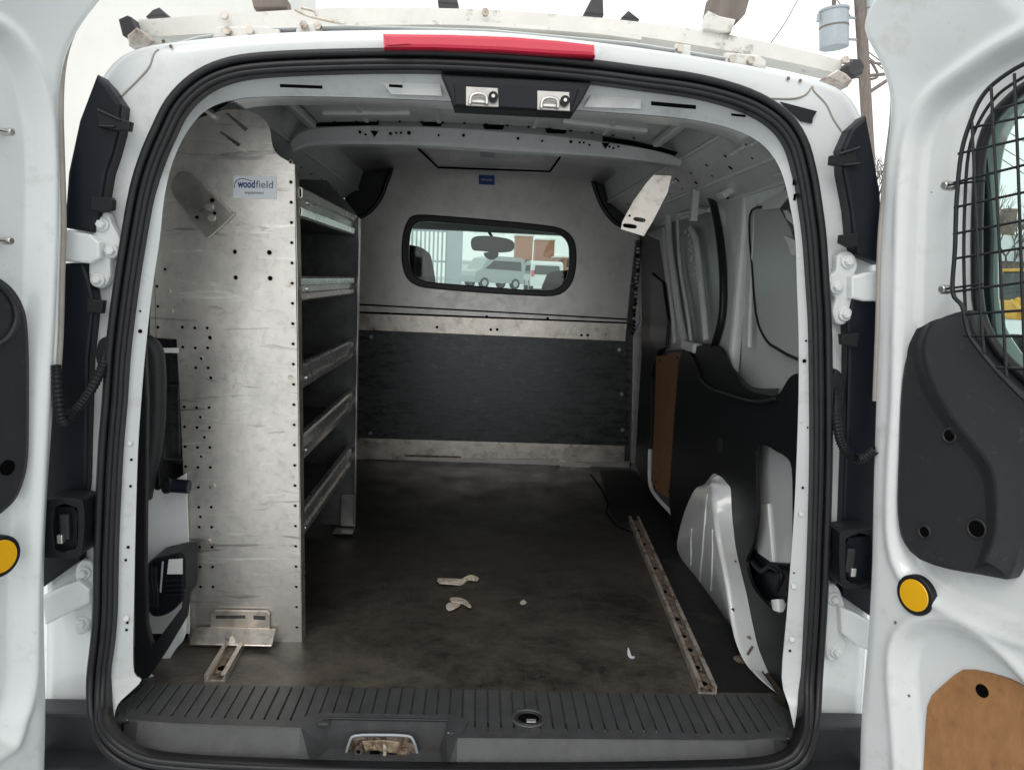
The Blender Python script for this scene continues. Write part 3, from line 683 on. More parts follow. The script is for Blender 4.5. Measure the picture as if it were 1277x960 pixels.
# ================================================================== floor tracks and scraps
def channel(name, a, e, wdt, h, label, holes, mm):
    a = Vector(a); e = Vector(e); d = (e-a); Ln = d.length; d.normalize(); s = d.cross(Vector((0,0,1)))
    b = MB(); t = .003
    b.sweep([a, e], [(-wdt/2,.001),(wdt/2,.001),(wdt/2,h),(wdt/2-t,h),(wdt/2-t,.001+t),(-wdt/2+t,.001+t),(-wdt/2+t,h),(-wdt/2,h)], mm, normal=(0,0,1), smooth=False)
    b.sweep([a, e], [(-wdt/2,h-.001),(-wdt/2,h+.001),(-wdt/2+.009,h+.001),(-wdt/2+.009,h-.001)], mm, normal=(0,0,1), smooth=False)
    b.sweep([a, e], [(wdt/2-.009,h-.001),(wdt/2-.009,h+.001),(wdt/2,h+.001),(wdt/2,h-.001)], mm, normal=(0,0,1), smooth=False)
    b.sweep([a+d*.004+Vector((0,0,.0042)), e-d*.004+Vector((0,0,.0042))], [(-wdt*.30,-.0004),(wdt*.30,-.0004),(wdt*.30,.0004),(-wdt*.30,.0004)], 'rusty', normal=(0,0,1), smooth=False)
    for t_ in holes:
        p = a+d*Ln*t_; b.cyl(p+Vector((0,0,.0045)), p+Vector((0,0,.0060)), wdt*.21, 'dark_hole', 12)
    return b.build(name, label=label, cat='floor track', group='floor tracks bolted to the load floor')
channel('floor_track', PZ(0)((882,866)), PZ(0)((790,650)), .036, .018, 'long steel floor track along the right side, rusty in its near half', [.03,.09,.16,.22,.30,.45,.6,.78,.9], 'rust_steel')
channel('floor_track', PZ(0)((268,851)), Vector((-.492,.19,0)), .040, .016, 'short bright steel floor track under the shelving foot plate', [.25], 'galv_bright')
def scrap(pxs, z, label, mm='paper', name='paper_scrap', cat='scrap'):
    b = MB(); top = cr(L(PZ(z), pxs), 2, closed=True); c = sum(top, Vector())/len(top)
    top = [p+Vector((0,0,.004*math.sin(40*p.x+60*p.y))) for p in top]
    b.plate(top, (0,0,-.0035), mm, bev=.0008); b.build(name, label=label, cat=cat)
scrap([(546,721),(548,719),(575,721),(585,718),(592,719),(597,722),(593,724),(584,722),(574,727),(548,728)], .008, 'longer torn strip of pale paper lying on the dark floor')
scrap([(562,743),(574,743),(584,748),(588,756),(584,757),(577,751),(563,750)], .010, 'small curled piece of pale paper just in front of the longer strip')
scrap([(556,756),(562,752),(574,753),(570,758),(560,760)], .006, 'crumpled paper bit under the curled piece of paper')
scrap([(648,749),(653,746),(657,750),(651,752)], .004, 'tiny yellowish chip on the floor right of the paper pieces', 'paper', 'wood_chip', 'chip')
scrap([(783,806),(786,810),(788,815),(792,816),(788,818),(783,814)], .006, 'tiny white chip on the floor left of the long track', 'sticker_white', 'plastic_chip', 'chip')

# ================================================================== bulkhead
bh = thing('bulkhead', (0,YB,0), 'galvanised steel partition with a small window, across the front end of the load area', 'partition')
b = MB(); w = PY(YB)
lt = cr(L(w, [(491,203),(489,209),(482,228),(474,248),(462,263),(448,272)]), 3); rt = cr(L(w, [(736,214),(738,221),(745,243),(754,262),(768,278),(786,286),(797,292)]), 3)
ol = lt + [Vector((-.66,YB,.98)), Vector((-.69,YB,.9)), Vector((-.69,YB,.0)), Vector((.685,YB,.0)), Vector((.690,YB,.5)), Vector((.682,YB,.93))] + rt[::-1]
ol = ol[::1]
def rrect(f, pts, n=6):
    """rounded quad: pts are the four straight-side end pairs"""
    return cr(L(f, pts), n, closed=True)
wpx = [(520,268),(560,270),(620,275),(680,281),(704,287),(716,300),(719,320),(716,345),(707,361),(690,369),(650,368),(600,365),(550,361),(522,357),(507,346),(501,325),(502,295),(508,276)]
gpx = [(527,276),(560,278),(620,283),(680,289),(698,293),(708,303),(710,320),(708,343),(700,356),(686,362),(650,361),(600,357),(550,353),(528,350),(515,341),(510,325),(511,297),(515,283)]
wo = cr(L(w, wpx), 3, closed=True); wi = cr(L(w, gpx), 3, closed=True)
b.plate(ol, (0,.004,0), 'galv_bulkhead', holes=[wo], bev=.001)
for xx in (.12,.37): pass
b.build('upper_panel', bh)
b = MB(); b.plate(cr(L(PY(YB-.010), wpx),3,closed=True), (0,.02,0), 'bulk_seal', holes=[cr(L(PY(YB-.010), gpx),3,closed=True)], bev=.004); gs = b.build('window_rubber', bh)
b = MB(); b.plate(wi, (0,.003,0), 'pane'); b.build('window_glass', bh)
b = MB(); w1 = PY(YB-.004)
b.plate(L(w1, [(450,380),(782,399),(782,406),(450,390)]), (0,.004,0), 'galv_bulkhead', bev=.001)
b.plate(L(PY(YB-.005), [(444,378.5),(784,397.5),(784,399),(444,380.5)]), (0,.003,0), 'dark_hole')
b.plate(L(PY(YB-.006), [(440,390),(784,403),(784,426),(440,411)]), (0,.006,0), 'galv_bright', bev=.0015)
b.plate(L(PY(YB-.007), [(440,388),(784,402),(784,404),(440,390.5)]), (0,.003,0), 'dark_hole')
for p in [(773,414),(545,408),(612,411),(620,411),(725,418),(733,418),(683,397),(607,395)]: b.disc(PY(YB-.007)(p), .006, (0,-1,0), 'dark_hole' if p[0] != 773 else 'steel', h=.0015)
b.build('cross_strip', bh)
b = MB()
b.plate(L(PY(YB-.004), [(440,410),(783,425),(783,562),(440,548)]), (0,.004,0), 'dark_board', bev=.001)
for p in [(772,436),(775,491),(776,536),(462,540),(463,420)]: b.disc(PY(YB-.005)(p), .008, (0,-1,0), 'steel', h=.003)
b.build('lower_panel', bh)
b = MB()
b.plate(L(PY(YB-.008), [(440,546),(783,556),(784,577),(698,576),(696,572),(440,573)]), (0,.006,0), 'galv_bright', bev=.0015)
b.plate(L(PY(YB-.016), [(693,575),(738,578),(736,584),(728,588),(700,584)]), (0,.006,0), 'galv_bright', bev=.001)
b.plate(L(PY(YB-.011), [(505,567),(575,569),(575,571),(505,569.5)]), (0,.002,0), 'rusty')
for p in [(472,553),(500,553),(770,570)]: b.disc(PY(YB-.010)(p), .008, (0,-1,0), 'steel', h=.003)
b.build('kick_strip', bh)
b = MB(); lw = PY(YB-.003)
b.plate(L(lw, [(597,218),(617,219),(617,231),(597,230)]), (0,.002,0), 'label_blue'); b.plate(L(PY(YB-.0035), [(600,223),(614,224),(614,226),(600,225)]), (0,.001,0), 'grey_steel'); b.build('label', bh)
for pp_, qq_ in (([(489,209),(482,228),(474,248),(462,263),(448,272)],[(430,205),(493,203),(488,250),(452,290),(430,290)]),([(738,221),(745,243),(754,262),(768,278),(786,286),(797,292)],[(735,212),(830,225),(830,330),(796,300),(753,277)])):
    b = MB(); b.tube(cr(L(PY(YB-.006), pp_),4), .009, 'bulk_seal', 8); b.plate(L(PY(YB+.006), qq_), (0,.01,0), 'bulk_seal'); b.build('edge_rubber', bh)
# perforated edge strip and steel angle at the right end of the bulkhead
b = MB()
b.plate(L(PY(YB-.02), [(793,300),(801,300),(796,360),(790,420),(785,575),(779,575),(780,420),(786,360)]), (0,.01,0), 'dark_board', bev=.001)
for i in range(24): b.box(PY(YB-.022)((797-8*i/24+random.uniform(-1.5,1.5), 310+110*i/24)), (.012,.002,.008), 'steel' if random.random()<.5 else 'dark_hole')
b.plate(L(PY(YB-.05), [(790,420),(800,400),(803,300),(808,300),(806,440),(800,575),(787,577)]), (0,.02,0), 'galv_bulkhead', bev=.001)
b.build('edge_angle', bh)
# strap bracket from the cant rail
b = MB(); w = lambda p: U(p[0],p[1],(.25,1,.1),.56+.25*.47+.1*1.05)
sh = [w(p) for p in [(815,218),(838,219),(833,240),(815,275),(803,295),(774,286),(776,276),(790,250),(806,228)]]
hl = [cr([w(p) for p in q],2,closed=True) for q in ([(792,271),(804,273),(803,277),(791,275)],[(779,279),(793,281),(792,285),(778,283)])]
b.plate(sh, (0,.004,0), 'galv_bright', holes=hl, bev=.0008); b.disc(w((785,269)), .003, (0,-1,0), 'dark_hole')
b.build('corner_strap', bh)

# ================================================================== shelving
shf = thing('shelving_unit', (-.52,.55,0), 'tall aluminium shelving unit with five shelves and a perforated end panel, on the left', 'shelving')
XS = -.362
# near end panel
b = MB(); w = PY(.18)
edge = cr(L(w, [(367,205),(358,200),(348,194),(341,185),(338,172),(336,160),(330,149),(318,141),(300,137),(280,137)]), 3)
rest = L(w, [(240,150),(215,190),(200,260),(190,330),(186,421),(220,423),(223,470),(229,600),(233,740),(235,801)])
pan = L(w, [(376,801)]) + edge + rest
slots = [cr(L(w, q),2,closed=True) for q in ([(281,141),(285,141),(310,161),(307,164),(290,152)],[(272,164),(277,165),(290,172),(300,181),(296,182),(280,173)])]
slots = [L(w, [(280,141),(284,140.5),(309,160.5),(306,164)]), L(w, [(273,164.5),(276,164),(300,180),(297,183)])]
b.plate(pan, (0,.003,0), 'panel_metal', holes=slots, bev=.0008)
# folded front flange
fl_l = L(w, [(367,205),(370,330),(372,480),(374,640),(376,801)])
b.loft([fl_l, [p+Vector((.001,.0,0)) for p in fl_l], [Vector((p.x+.004,p.y+.022,p.z)) for p in fl_l]], 'galv_bright', smooth=False)
# punched holes
ns = (0,-1,0); wd_ = PY(.1795)
def rim(c, r):
    b.sweep([c+Vector((r*math.cos(t),-.0004,r*math.sin(t))) for t in [2*math.pi*k/12 for k in range(12)]], [(-.0005,0),(.0005,0),(.0003,.0007),(-.0003,.0007)], 'galv_bright', closed=True, normal=(0,-1,0))
for i in range(24):
    y = 202+25.2*i
    b.disc(wd_((362.5+8*(i/24), y)), .0028, ns, 'dark_hole', h=.0006, n=10); rim(wd_((362.5+8*(i/24), y)), .0033)
for r_ in range(14):
    y = 408+24.8*r_
    for c_,x in enumerate((227.5,243,258.5)):
        if r_ in (3,) and c_ == 2: continue
        if random.random() < .94: b.disc(wd_((x+r_*.55, y+(1 if c_ else 0))), .0030, ns, 'dark_hole', h=.0006, n=10)
for x,y,r in [(262,421,.004),(251,447,.003),(263,471,.0035),(250,520,.003),(255,545,.003),(251,569,.003),(250,644,.003),(293,314,.0042),(336,315,.0046),(294,346,.0042),(337,347,.0046),(206,336,.003),(196,357,.003),(197,382,.003),(197,408,.003)]:
    b.disc(wd_((x,y)), r, ns, 'dark_hole', h=.0006, n=12); rim(wd_((x,y)), r+.0005)
for x,y in [(210,363),(213,388),(266,606),(359,355),(362,470),(364,595),(195,258),(260,675)]: b.cyl(wd_((x,y)), wd_((x,y))+Vector((0,-.003,0)), .005, 'galv_bright', 10)
b.build('end_panel', shf)
# scratches burnished into the panel as thin raised smears
# far end panel
b = MB(); w = PY(.90)
fp = [(XS,.90,.02),(XS,.90,.955),(-.40,.90,1.0),(-.46,.90,1.06),(-.62,.90,1.06),(-.66,.90,.9),(-.66,.90,.02)]
b.plate([Vector(p) for p in fp], (0,.003,0), 'shelf_shaded', bev=.0008)
b.plate([Vector(p) for p in [(XS,.878,.02),(XS+.003,.878,.02),(XS+.003,.878,.955),(XS,.878,.955)]], (0,.022,0), 'galv', bev=.0006)
b.build('end_panel', shf)
# back sheet, coloured near-black to deepen the shade between shelves
b = MB(); b.box((-.655,.54,.53), (.002,.72,1.0), 'dark_board'); b.build('back_panel', shf)
# shelves: lip profile swept along y
zs = [(.905,.060),(.735,.050),(.548,.052),(.390,.056),(.215,.060)]
for z, h in zs:
    b = MB(); ya, yb = .206, .898
    pr = [(-.29,0),(0,0),(0,0)]
    prof_ = [Vector((-.290,0,0)),Vector((-.006,0,0)),Vector((-.001,0,.004)),Vector((0,0,h*.30)),Vector((-.006,0,h*.36)),Vector((-.006,0,h*.62)),Vector((0,0,h*.68)),Vector((0,0,h-.004)),Vector((-.004,0,h)),Vector((-.016,0,h)),Vector((-.018,0,h-.008))]
    A_ = [Vector((XS-.007+p.x, ya, z+p.z)) for p in prof_]; B2 = [Vector((XS-.007+p.x, yb, z+p.z)) for p in prof_]
    b.loft([A_[:2],B2[:2]], 'shelf_shaded', smooth=False); b.loft([A_[1:],B2[1:]], 'shelf_metal', smooth=False)  # tray in the shaded copy of the metal, lip in the lit one
    b.add([(XS-.291,ya,z),(XS-.291,yb,z),(XS-.291,yb,z+.05),(XS-.291,ya,z+.05)],[[0,1,2,3]],'shelf_shaded')
    for yy in (ya+.01, yb-.01): b.cyl((XS,yy,z+h*.5),(XS+.003,yy,z+h*.5), .004, 'steel', 8)
    b.build('shelf', shf, solid=.0018)
# corner foot inside the far upright
b = MB(); b.box((-.385,.893,.07), (.04,.004,.10), 'galv', bev=.001); b.box((-.39,.87,.012), (.06,.05,.004), 'galv', bev=.001); b.build('foot', shf)
# foot plate on the near panel
b = MB(); w = PY(.170)
b.plate(L(w, [(262,766),(268,761),(333,762),(336,766),(336,792),(262,792)]), (0,.006,0), 'galv_bright', bev=.001)
b.plate(L(PY(.1695), [(269,767),(306,767),(306,771),(269,771)]), (0,.001,0), 'dark_board'); b.plate(L(PY(.1695), [(316,767),(331,768),(331,773),(316,772)]), (0,.001,0), 'dark_board')
b.box((-.497,.153,.022), (.172,.040,.006), 'galv_bright', rot=Matrix.Rotation(R(38),3,'X'), bev=.002)
b.cyl((-.502,.148,.022),(-.502,.138,.034), .009, 'steel', 6, smooth=False)
b.build('foot_plate', shf)
# riveted gusset
b = MB(); w = PY(.170)
b.plate(cr(L(w, [(288,264),(292,268),(263,295),(258,296),(252,291),(226,258),(212,235),(222,214),(240,216),(262,238)]),2,closed=True), (0,.006,0), 'galv', bev=.0018)
for x,y,r in [(261,258,.009),(264,272,.008),(246,271,.003),(265,250,.004),(268,266,.003)]: b.cyl(w((x,y)), w((x,y))+Vector((0,-.004,0)), r, 'galv_bright' if r > .005 else 'dark_hole', 14, bev=.002 if r > .005 else 0)
b.build('gusset', shf)
# maker's sticker
b = MB(); w = PY(.1785)
q = L(w, [(291,219),(345,220.5),(345,248.5),(291,247)])
b.plate(q, (0,.001,0), 'sticker_white')
X = (q[1]-q[0]).normalized(); Yv = (q[0]-q[3]).normalized(); o = q[3]+Vector((0,-.0006,0)); Wd = (q[1]-q[0]).length; Hd = (q[0]-q[3]).length
text_mesh(b, 'wood', o+X*Wd*.10+Yv*Hd*.48, X, Yv, .0205, 'ink_blue', width=Wd*.40, bold=.03)
text_mesh(b, 'field', o+X*Wd*.52+Yv*Hd*.48, X, Yv, .0205, 'ink_grey', width=Wd*.40)
text_mesh(b, 'equipment', o+X*Wd*.27+Yv*Hd*.20, X, Yv, .0085, 'ink_grey', width=Wd*.44)
b.tube(cr([o+X*Wd*a+Yv*Hd*c for a,c in [(.03,.45),(.05,.70),(.16,.86),(.30,.84),(.44,.76)]],5), .0007, 'ink_blue', 6)
b.build('sticker', shf)

# ================================================================== rear face hardware
b = MB(); w = PY(-.090)
b.plate(L(w, [(477,41),(560,42),(640,45),(700,50),(742,55),(743,70),(700,68),(620,63),(540,60),(478,60)]), (0,.035,0), 'red_lens', bev=.006)
b.plate(L(PY(-.094), [(484,45),(500,50),(512,55),(484,57)]), (0,.004,0), 'red_lens', bev=.001)
b.build('brake_light', van)
def lamp(name_pts, low, tabs, sgn):
    b = MB(); b.plate(L(PY(-.085), name_pts), (0,.045,0), 'lamp_back', bev=.006)
    for t in tabs: b.plate(L(PY(-.092), t), (0,.012,0), 'black_plastic', bev=.002)
    b.build('tail_lamp', van)
    b = MB(); b.plate(L(PY(-.078), low), (0,.03,0), 'lamp_back', bev=.005)
    b.build('lamp_trim', van)
lamp([(120,92),(134,106),(150,130),(147,165),(140,192),(132,215),(127,245),(125,265),(115,290),(79,284),(84,215),(98,150)],
     [(72,328),(104,328),(112,352),(117,374),(116,392),(110,450),(108,600),(103,640),(99,700),(40,742),(43,640),(52,540),(60,420)],
     [[(120,137),(148,147),(163,152),(161,163),(143,163),(122,158)],[(112,245),(138,246),(141,250),(140,262),(125,265),(112,262)],[(108,372),(129,375),(127,391),(108,390)]], -1)
lamp([(1081,143),(1062,160),(1051,185),(1052,215),(1057,240),(1061,262),(1064,295),(1070,318),(1102,330),(1099,240),(1090,190)],
     [(1064,368),(1106,372),(1104,480),(1101,600),(1099,778),(1052,745),(1050,690),(1052,620),(1056,520),(1058,434),(1056,400)],
     [[(1068,189),(1037,194),(1036,205),(1050,208),(1070,205)],[(1072,290),(1049,293),(1048,303),(1058,308),(1072,308)],[(1072,415),(1049,417),(1050,430),(1070,434)]], 1)
for s,pts in ((-1,[[(122,137),(150,150)],[(124,157),(143,158)]]),(1,[[(1048,192),(1072,184)],[(1052,206),(1072,204)]])):
    for q in pts: b = MB(); b.tube(L(PY(-.094), q), .0022, 'trim_plastic', 6); b.build('lamp_rib', van)

def hinge(plate, arm, bolts, yp=-.062, lower=False):
    b = MB(); b.plate(cr(L(PY(yp-.012), plate),3,closed=True), (0,.014,0), 'white_paint', bev=.004)
    b.plate(L(PY(yp-.030), arm), (0,.022,0), 'white_paint', bev=.004)
    e = L(PY(yp-.032), arm); c = sum(e,Vector())/len(e)
    for p in bolts:
        q = PY(yp-.013)(p); b.cyl(q+Vector((0,.002,0)), q+Vector((0,-.003,0)), .0125, 'inner_paint', 20, bev=.0015); b.cyl(q, q+Vector((0,-.010,0)), .0078, 'white_paint', 6, bev=.002, smooth=False)
    return b.build('hinge', van)
hinge([(120,268),(128,263),(136,268),(140,280),(149,296),(150,312),(138,325),(138,345),(130,358),(120,359),(112,350),(110,332),(113,300),(115,280)], [(74,285),(112,292),(124,302),(124,322),(112,329),(74,325)], [(127,280),(139,313),(122,349)])
hinge([(1044,320),(1055,313),(1066,318),(1070,332),(1066,345),(1066,368),(1062,395),(1052,405),(1042,402),(1038,388),(1042,372),(1034,362),(1034,345),(1042,338)], [(1062,345),(1078,340),(1101,337),(1101,376),(1078,376),(1062,372)], [(1057,326),(1043,358),(1054,392)])
hinge([(103,698),(114,702),(118,720),(114,745),(114,770),(108,788),(96,792),(90,780),(92,760),(94,730),(94,708)], [(50,745),(76,732),(98,724),(112,735),(112,752),(92,762),(56,780)], [(105,714),(103,776)])
hinge([(1036,728),(1046,733),(1052,748),(1056,775),(1054,808),(1046,822),(1034,824),(1030,800),(1030,745)], [(1048,757),(1066,764),(1086,775),(1085,812),(1068,806),(1050,790)], [(1040,746),(1043,812)])

# corrugated cable conduits
def conduit(path, r=.0085):
    P = cr(path, 14); b = MB(); n = len(P); k = 12; rows = []; prev = None
    for i in range(n):
        t = (P[min(i+1,n-1)]-P[max(i-1,0)]).normalized()
        if prev is None: prev = t.orthogonal().normalized()
        Nn = (prev-t*prev.dot(t)).normalized(); prev = Nn; Bn = t.cross(Nn); rr = r*(1.0 if i % 2 else .80)
        rows.append([P[i]+(Bn*math.cos(2*math.pi*j/k)+Nn*math.sin(2*math.pi*j/k))*rr for j in range(k)])
    b.loft(rows, 'black_plastic', closed=True, smooth=False); return b
b = conduit([PY(-.15)((70,455)),PY(-.15)((72,490)),PY(-.14)((78,525)),PY(-.125)((92,515)),PY(-.115)((110,492)),PY(-.105)((126,462)),PY(-.08)((132,440))])
b.plate(cr(L(PY(-.085), [(122,425),(134,420),(138,430),(136,455),(124,460),(118,445)]),3,closed=True), (0,.03,0), 'black_plastic', bev=.005); b.build('cable_conduit', van)
b = conduit([PY(-.08)((1043,485)),PY(-.10)((1043,520)),PY(-.11)((1048,550)),PY(-.12)((1060,568)),PY(-.13)((1074,572)),PY(-.15)((1092,560))])
b.plate(cr(L(PY(-.085), [(1040,463),(1050,465),(1053,480),(1053,505),(1043,515),(1036,500)]),3,closed=True), (0,.03,0), 'black_plastic', bev=.005); b.build('cable_conduit', van)

# door check units
for pts, inner in (([(60,622),(96,622),(104,630),(105,660),(102,688),(92,696),(62,696),(55,688),(55,630)], [(68,632),(92,632),(97,640),(96,680),(86,686),(68,685)]),
                   ([(1052,662),(1090,660),(1096,668),(1096,726),(1090,734),(1056,734),(1048,722),(1047,675)], [(1058,670),(1086,668),(1088,725),(1060,726),(1055,715),(1055,680)])):
    b = MB(); s = -1 if pts[0][0] < 500 else 1
    b.plate(cr(L(PY(-.135), pts),3,closed=True), (0,.05,0), 'black_plastic', bev=.006, holes=[cr(L(PY(-.135), inner),2,closed=True)])
    b.plate(L(PY(-.120), inner), (0,.004,0), 'lamp_back')
    c = PY(-.125)(((inner[0][0]+inner[3][0])/2, (inner[0][1]+inner[3][1])/2)); b.box(c, (.016,.012,.045), 'trim_plastic', bev=.003); b.box(c+Vector((.006*s,-.004,-.02)), (.010,.012,.016), 'shelf_metal', bev=.002)
    b.cyl(PY(-.09)((103,640) if s < 0 else (1046,690)), PY(-.09)((128,640) if s < 0 else (1028,690)), .014, 'black_plastic', 10)
    b.box(PY(-.08)((113,655) if s < 0 else (1038,665)), (.026,.03,.03), 'black_plastic', bev=.004); b.box(PY(-.08)((116,625) if s < 0 else (1040,715)), (.022,.03,.026), 'lamp_back', bev=.004)
    b.build('door_check', van)

# ================================================================== rear doors
def smooth(a, b_, x):
    t = max(0., min(1., (x-a)/(b_-a))); return t*t*(3-2*t)
def sd_poly(p, poly):
    """signed distance, negative inside"""
    x, y = p; d = 1e9; inside = False; n = len(poly)
    for i in range(n):
        x1, y1 = poly[i]; x2, y2 = poly[(i+1) % n]
        ex, ey = x2-x1, y2-y1; wx, wy = x-x1, y-y1; l = ex*ex+ey*ey
        t = max(0., min(1., (wx*ex+wy*ey)/l)) if l else 0
        dx, dy = wx-ex*t, wy-ey*t; q = dx*dx+dy*dy
        if q < d: d = q
        if (y1 > y) != (y2 > y) and x < (x2-x1)*(y-y1)/(y2-y1)+x1: inside = not inside
    d = math.sqrt(d); return -d if inside else d
class Door:
    def __init__(s, side):
        s.s = side; a = R(22); s.d = Vector((side*math.sin(a), -math.cos(a), 0)); s.n = Vector((-side*math.cos(a), -math.sin(a), 0)); s.o = Vector((side*.677, -.12, 0)); s.c = s.n.dot(s.o)
    def uv(s, p, off=0):
        q = U(p[0], p[1], s.n, s.c+off)-s.o; return (q.dot(s.d), q.z)
    def P(s, u, v, h=0): return s.o+s.d*u+Vector((0,0,v))+s.n*h
    def at(s, off=0): return lambda p: U(p[0], p[1], s.n, s.c+off)
def door(side, edge_px, ridge_px, rec_px, win, label, lower, ulen=.60):
    D = Door(side); b = MB()
    eu = sorted([D.uv(p, -.018 if p[1] > 250 else (.012 if p[1] < 120 else -.018+.030*(250-p[1])/130)) for p in edge_px], key=lambda q: q[1])
    # extend below/above
    eu = [(eu[0][0]+.02, -.36)]+eu
    def uedge(v):
        for i in range(len(eu)-1):
            if eu[i][1] <= v <= eu[i+1][1]:
                i0 = max(i-1,0); i3 = min(i+2,len(eu)-1); t = (v-eu[i][1])/(eu[i+1][1]-eu[i][1]+1e-9)
                t2 = t
                return eu[i][0]*(1-t2)+eu[i+1][0]*t2
        return eu[-1][0] if v > eu[-1][1] else eu[0][0]
    vt = eu[-1][1]; vb = eu[0][1]
    def us(v, w=.035): return (uedge(v-w)+2*uedge(v-w*.5)+2*uedge(v)+2*uedge(v+w*.5)+uedge(v+w))/8 if v+w < vt else uedge(v)
    ridge = [D.uv(p) for p in cr_px(ridge_px)]; lo = [D.uv(p) for p in cr_px(lower)] if lower else None
    wn = [D.uv(p) for p in cr_px(win)] if win else None
    sm = [0,.0015,.004,.008,.012,.016,.020,.024]+[.024+.0045*i for i in range(1,int((ulen-.024)/.0045))]
    nv = 300; rows = []; mask = []
    for i in range(nv+1):
        v = vb+(vt-vb)*i/nv; r_ = []; mk = []
        e = us(v)
        for t in sm:
            u = e+t if t < .0241 else e+.024+(t-.024)*(.64-e-.024)/(sm[-1]-.024); h = -.018*(1-smooth(0,.016,t))
            h += .004*smooth(.012,.03,t)
            d1 = sd_poly((u,v), ridge); h -= .026*smooth(.006,-.020,d1)
            h += .38*smooth(.93,1.02,v)*min(.16,max(0,d1-.012))*smooth(.0,.03,t) + .006*math.exp(-((d1-.010)/.009)**2)
            if lo: d2 = sd_poly((u,v), lo); h -= .030*smooth(.008,-.020,d2); h += .004*math.exp(-((d2-.012)/.008)**2)
            ins = False
            if wn:
                d3 = sd_poly((u,v), wn); h -= .012*smooth(.045,.002,d3); ins = d3 < 0
            r_.append(D.P(u,v,h)); mk.append(ins)
        rows.append(r_); mask.append(mk)
    vs = [p for r_ in rows for p in r_]; k = len(sm); fs = []
    for i in range(nv):
        for j in range(k-1):
            if mask[i][j] and mask[i+1][j] and mask[i][j+1] and mask[i+1][j+1]: continue
            fs.append([i*k+j, i*k+j+1, (i+1)*k+j+1, (i+1)*k+j])
    b.add(vs, fs, 'white_paint', True)
    # outer skin and edge
    os_ = []; 
    for i in range(0,nv+1,6):
        v = vb+(vt-vb)*i/nv; e = us(v); os_.append([D.P(e,v,-.018), D.P(e-.004,v,-.030), D.P(e-.006,v,-.050), D.P(e+.004,v,-.066), D.P(e+.03,v,-.078)])
    b.loft(os_, 'white_paint')
    e0 = [(us(vb+(vt-vb)*i/40)+.03, vb+(vt-vb)*i/40) for i in range(41)]
    outl = [D.P(u,v,-.078) for u,v in e0]+[D.P(.64,vt,-.078), D.P(.64,vb,-.078)]
    if wn:
        cx = sum(q[0] for q in wn)/len(wn)
        hl = [D.P(min(q[0], .60),q[1],-.078) for q in wn]
        b.plate(outl, D.n*-.002, 'white_paint', holes=[hl])
    else: b.plate(outl, D.n*-.002, 'white_paint')
    b.add([D.P(.64,vb,-.02),D.P(.64,vt,-.02),D.P(.64,vt,-.08),D.P(.64,vb,-.08)],[[0,1,2,3]],'white_paint'); b.add([D.P(us(vt),vt,-.03),D.P(.64,vt,-.02),D.P(.64,vt,-.08),D.P(us(vt)+.03,vt,-.078)],[[0,1,2,3]],'white_paint')
    o = b.build('rear_door', van, label=label)
    return D, o, us, vt, vb, wn
def cr_px(pts): return [(p.x,p.y) for p in cr([Vector((a,c,0)) for a,c in pts], 3, closed=True)]

# right door
D, dr, us, vt, vb, wn = door(1,
    [(1073,958),(1074,900),(1078,850),(1084,785),(1088,700),(1090,600),(1093,500),(1097,400),(1099,300),(1102,205),(1103,140),(1098,95),(1090,68),(1081,45),(1081,34),(1090,22),(1110,0),(1140,-26),(1180,-50)],
    [(1400,-30),(1290,40),(1240,68),(1205,92),(1170,118),(1150,145),(1137,180),(1131,240),(1128,320),(1126,400),(1124,500),(1118,600),(1119,680),(1140,725),(1200,762),(1300,800),(1500,840)],
    None,
    [(1300,88),(1268,104),(1245,122),(1221,150),(1208,190),(1204,250),(1203,330),(1207,390),(1232,440),(1277,482),(1330,530),(1420,560),(1600,560),(1600,60),(1420,50)],
    'right rear door, standing open, with wire grille over its window', 
    [(1128,1000),(1122,900),(1118,840),(1122,805),(1136,785),(1160,778),(1190,783),(1222,800),(1252,826),(1290,865),(1400,960),(1500,1100),(1300,1250),(1130,1200)])
# weatherstrip along the door edge
b = MB(); b.tube([D.P(us(v)+.009, v, -.004) for v in [(.62+(vt-.62)*i/40) for i in range(41)]], .005, 'beige_strip', 8)
b.tube([D.P(us(v)+.024, v, .001) for v in [(.95+(vt-.95)*i/30) for i in range(31)]], .0025, 'inner_paint', 8); b.build('edge_seal', dr)
at = D.at
# window rubber, glass, wiper
run = wn
b = MB(); b.sweep([D.P(u+.004,v,-.022) for u,v in run], arc(0,0,.0085,0,330,9), 'rubber', closed=True, normal=D.n)
b.build('window_rubber', dr)
b = MB(); zlo = min(v for u,v in run); zhi = max(v for u,v in run)
b.plate([D.P(u,v,-.030) for u,v in run], D.n*-.003, 'door_pane'); b.build('window_glass', dr)
b = MB(); b.plate(L(at(-.06), [(1221,176),(1227,195),(1232,240),(1236,290),(1234,350),(1238,410),(1250,462),(1242,462),(1232,420),(1226,360),(1226,300),(1224,240)]), D.n*-.008, 'lamp_back', bev=.002); b.build('wiper', dr)
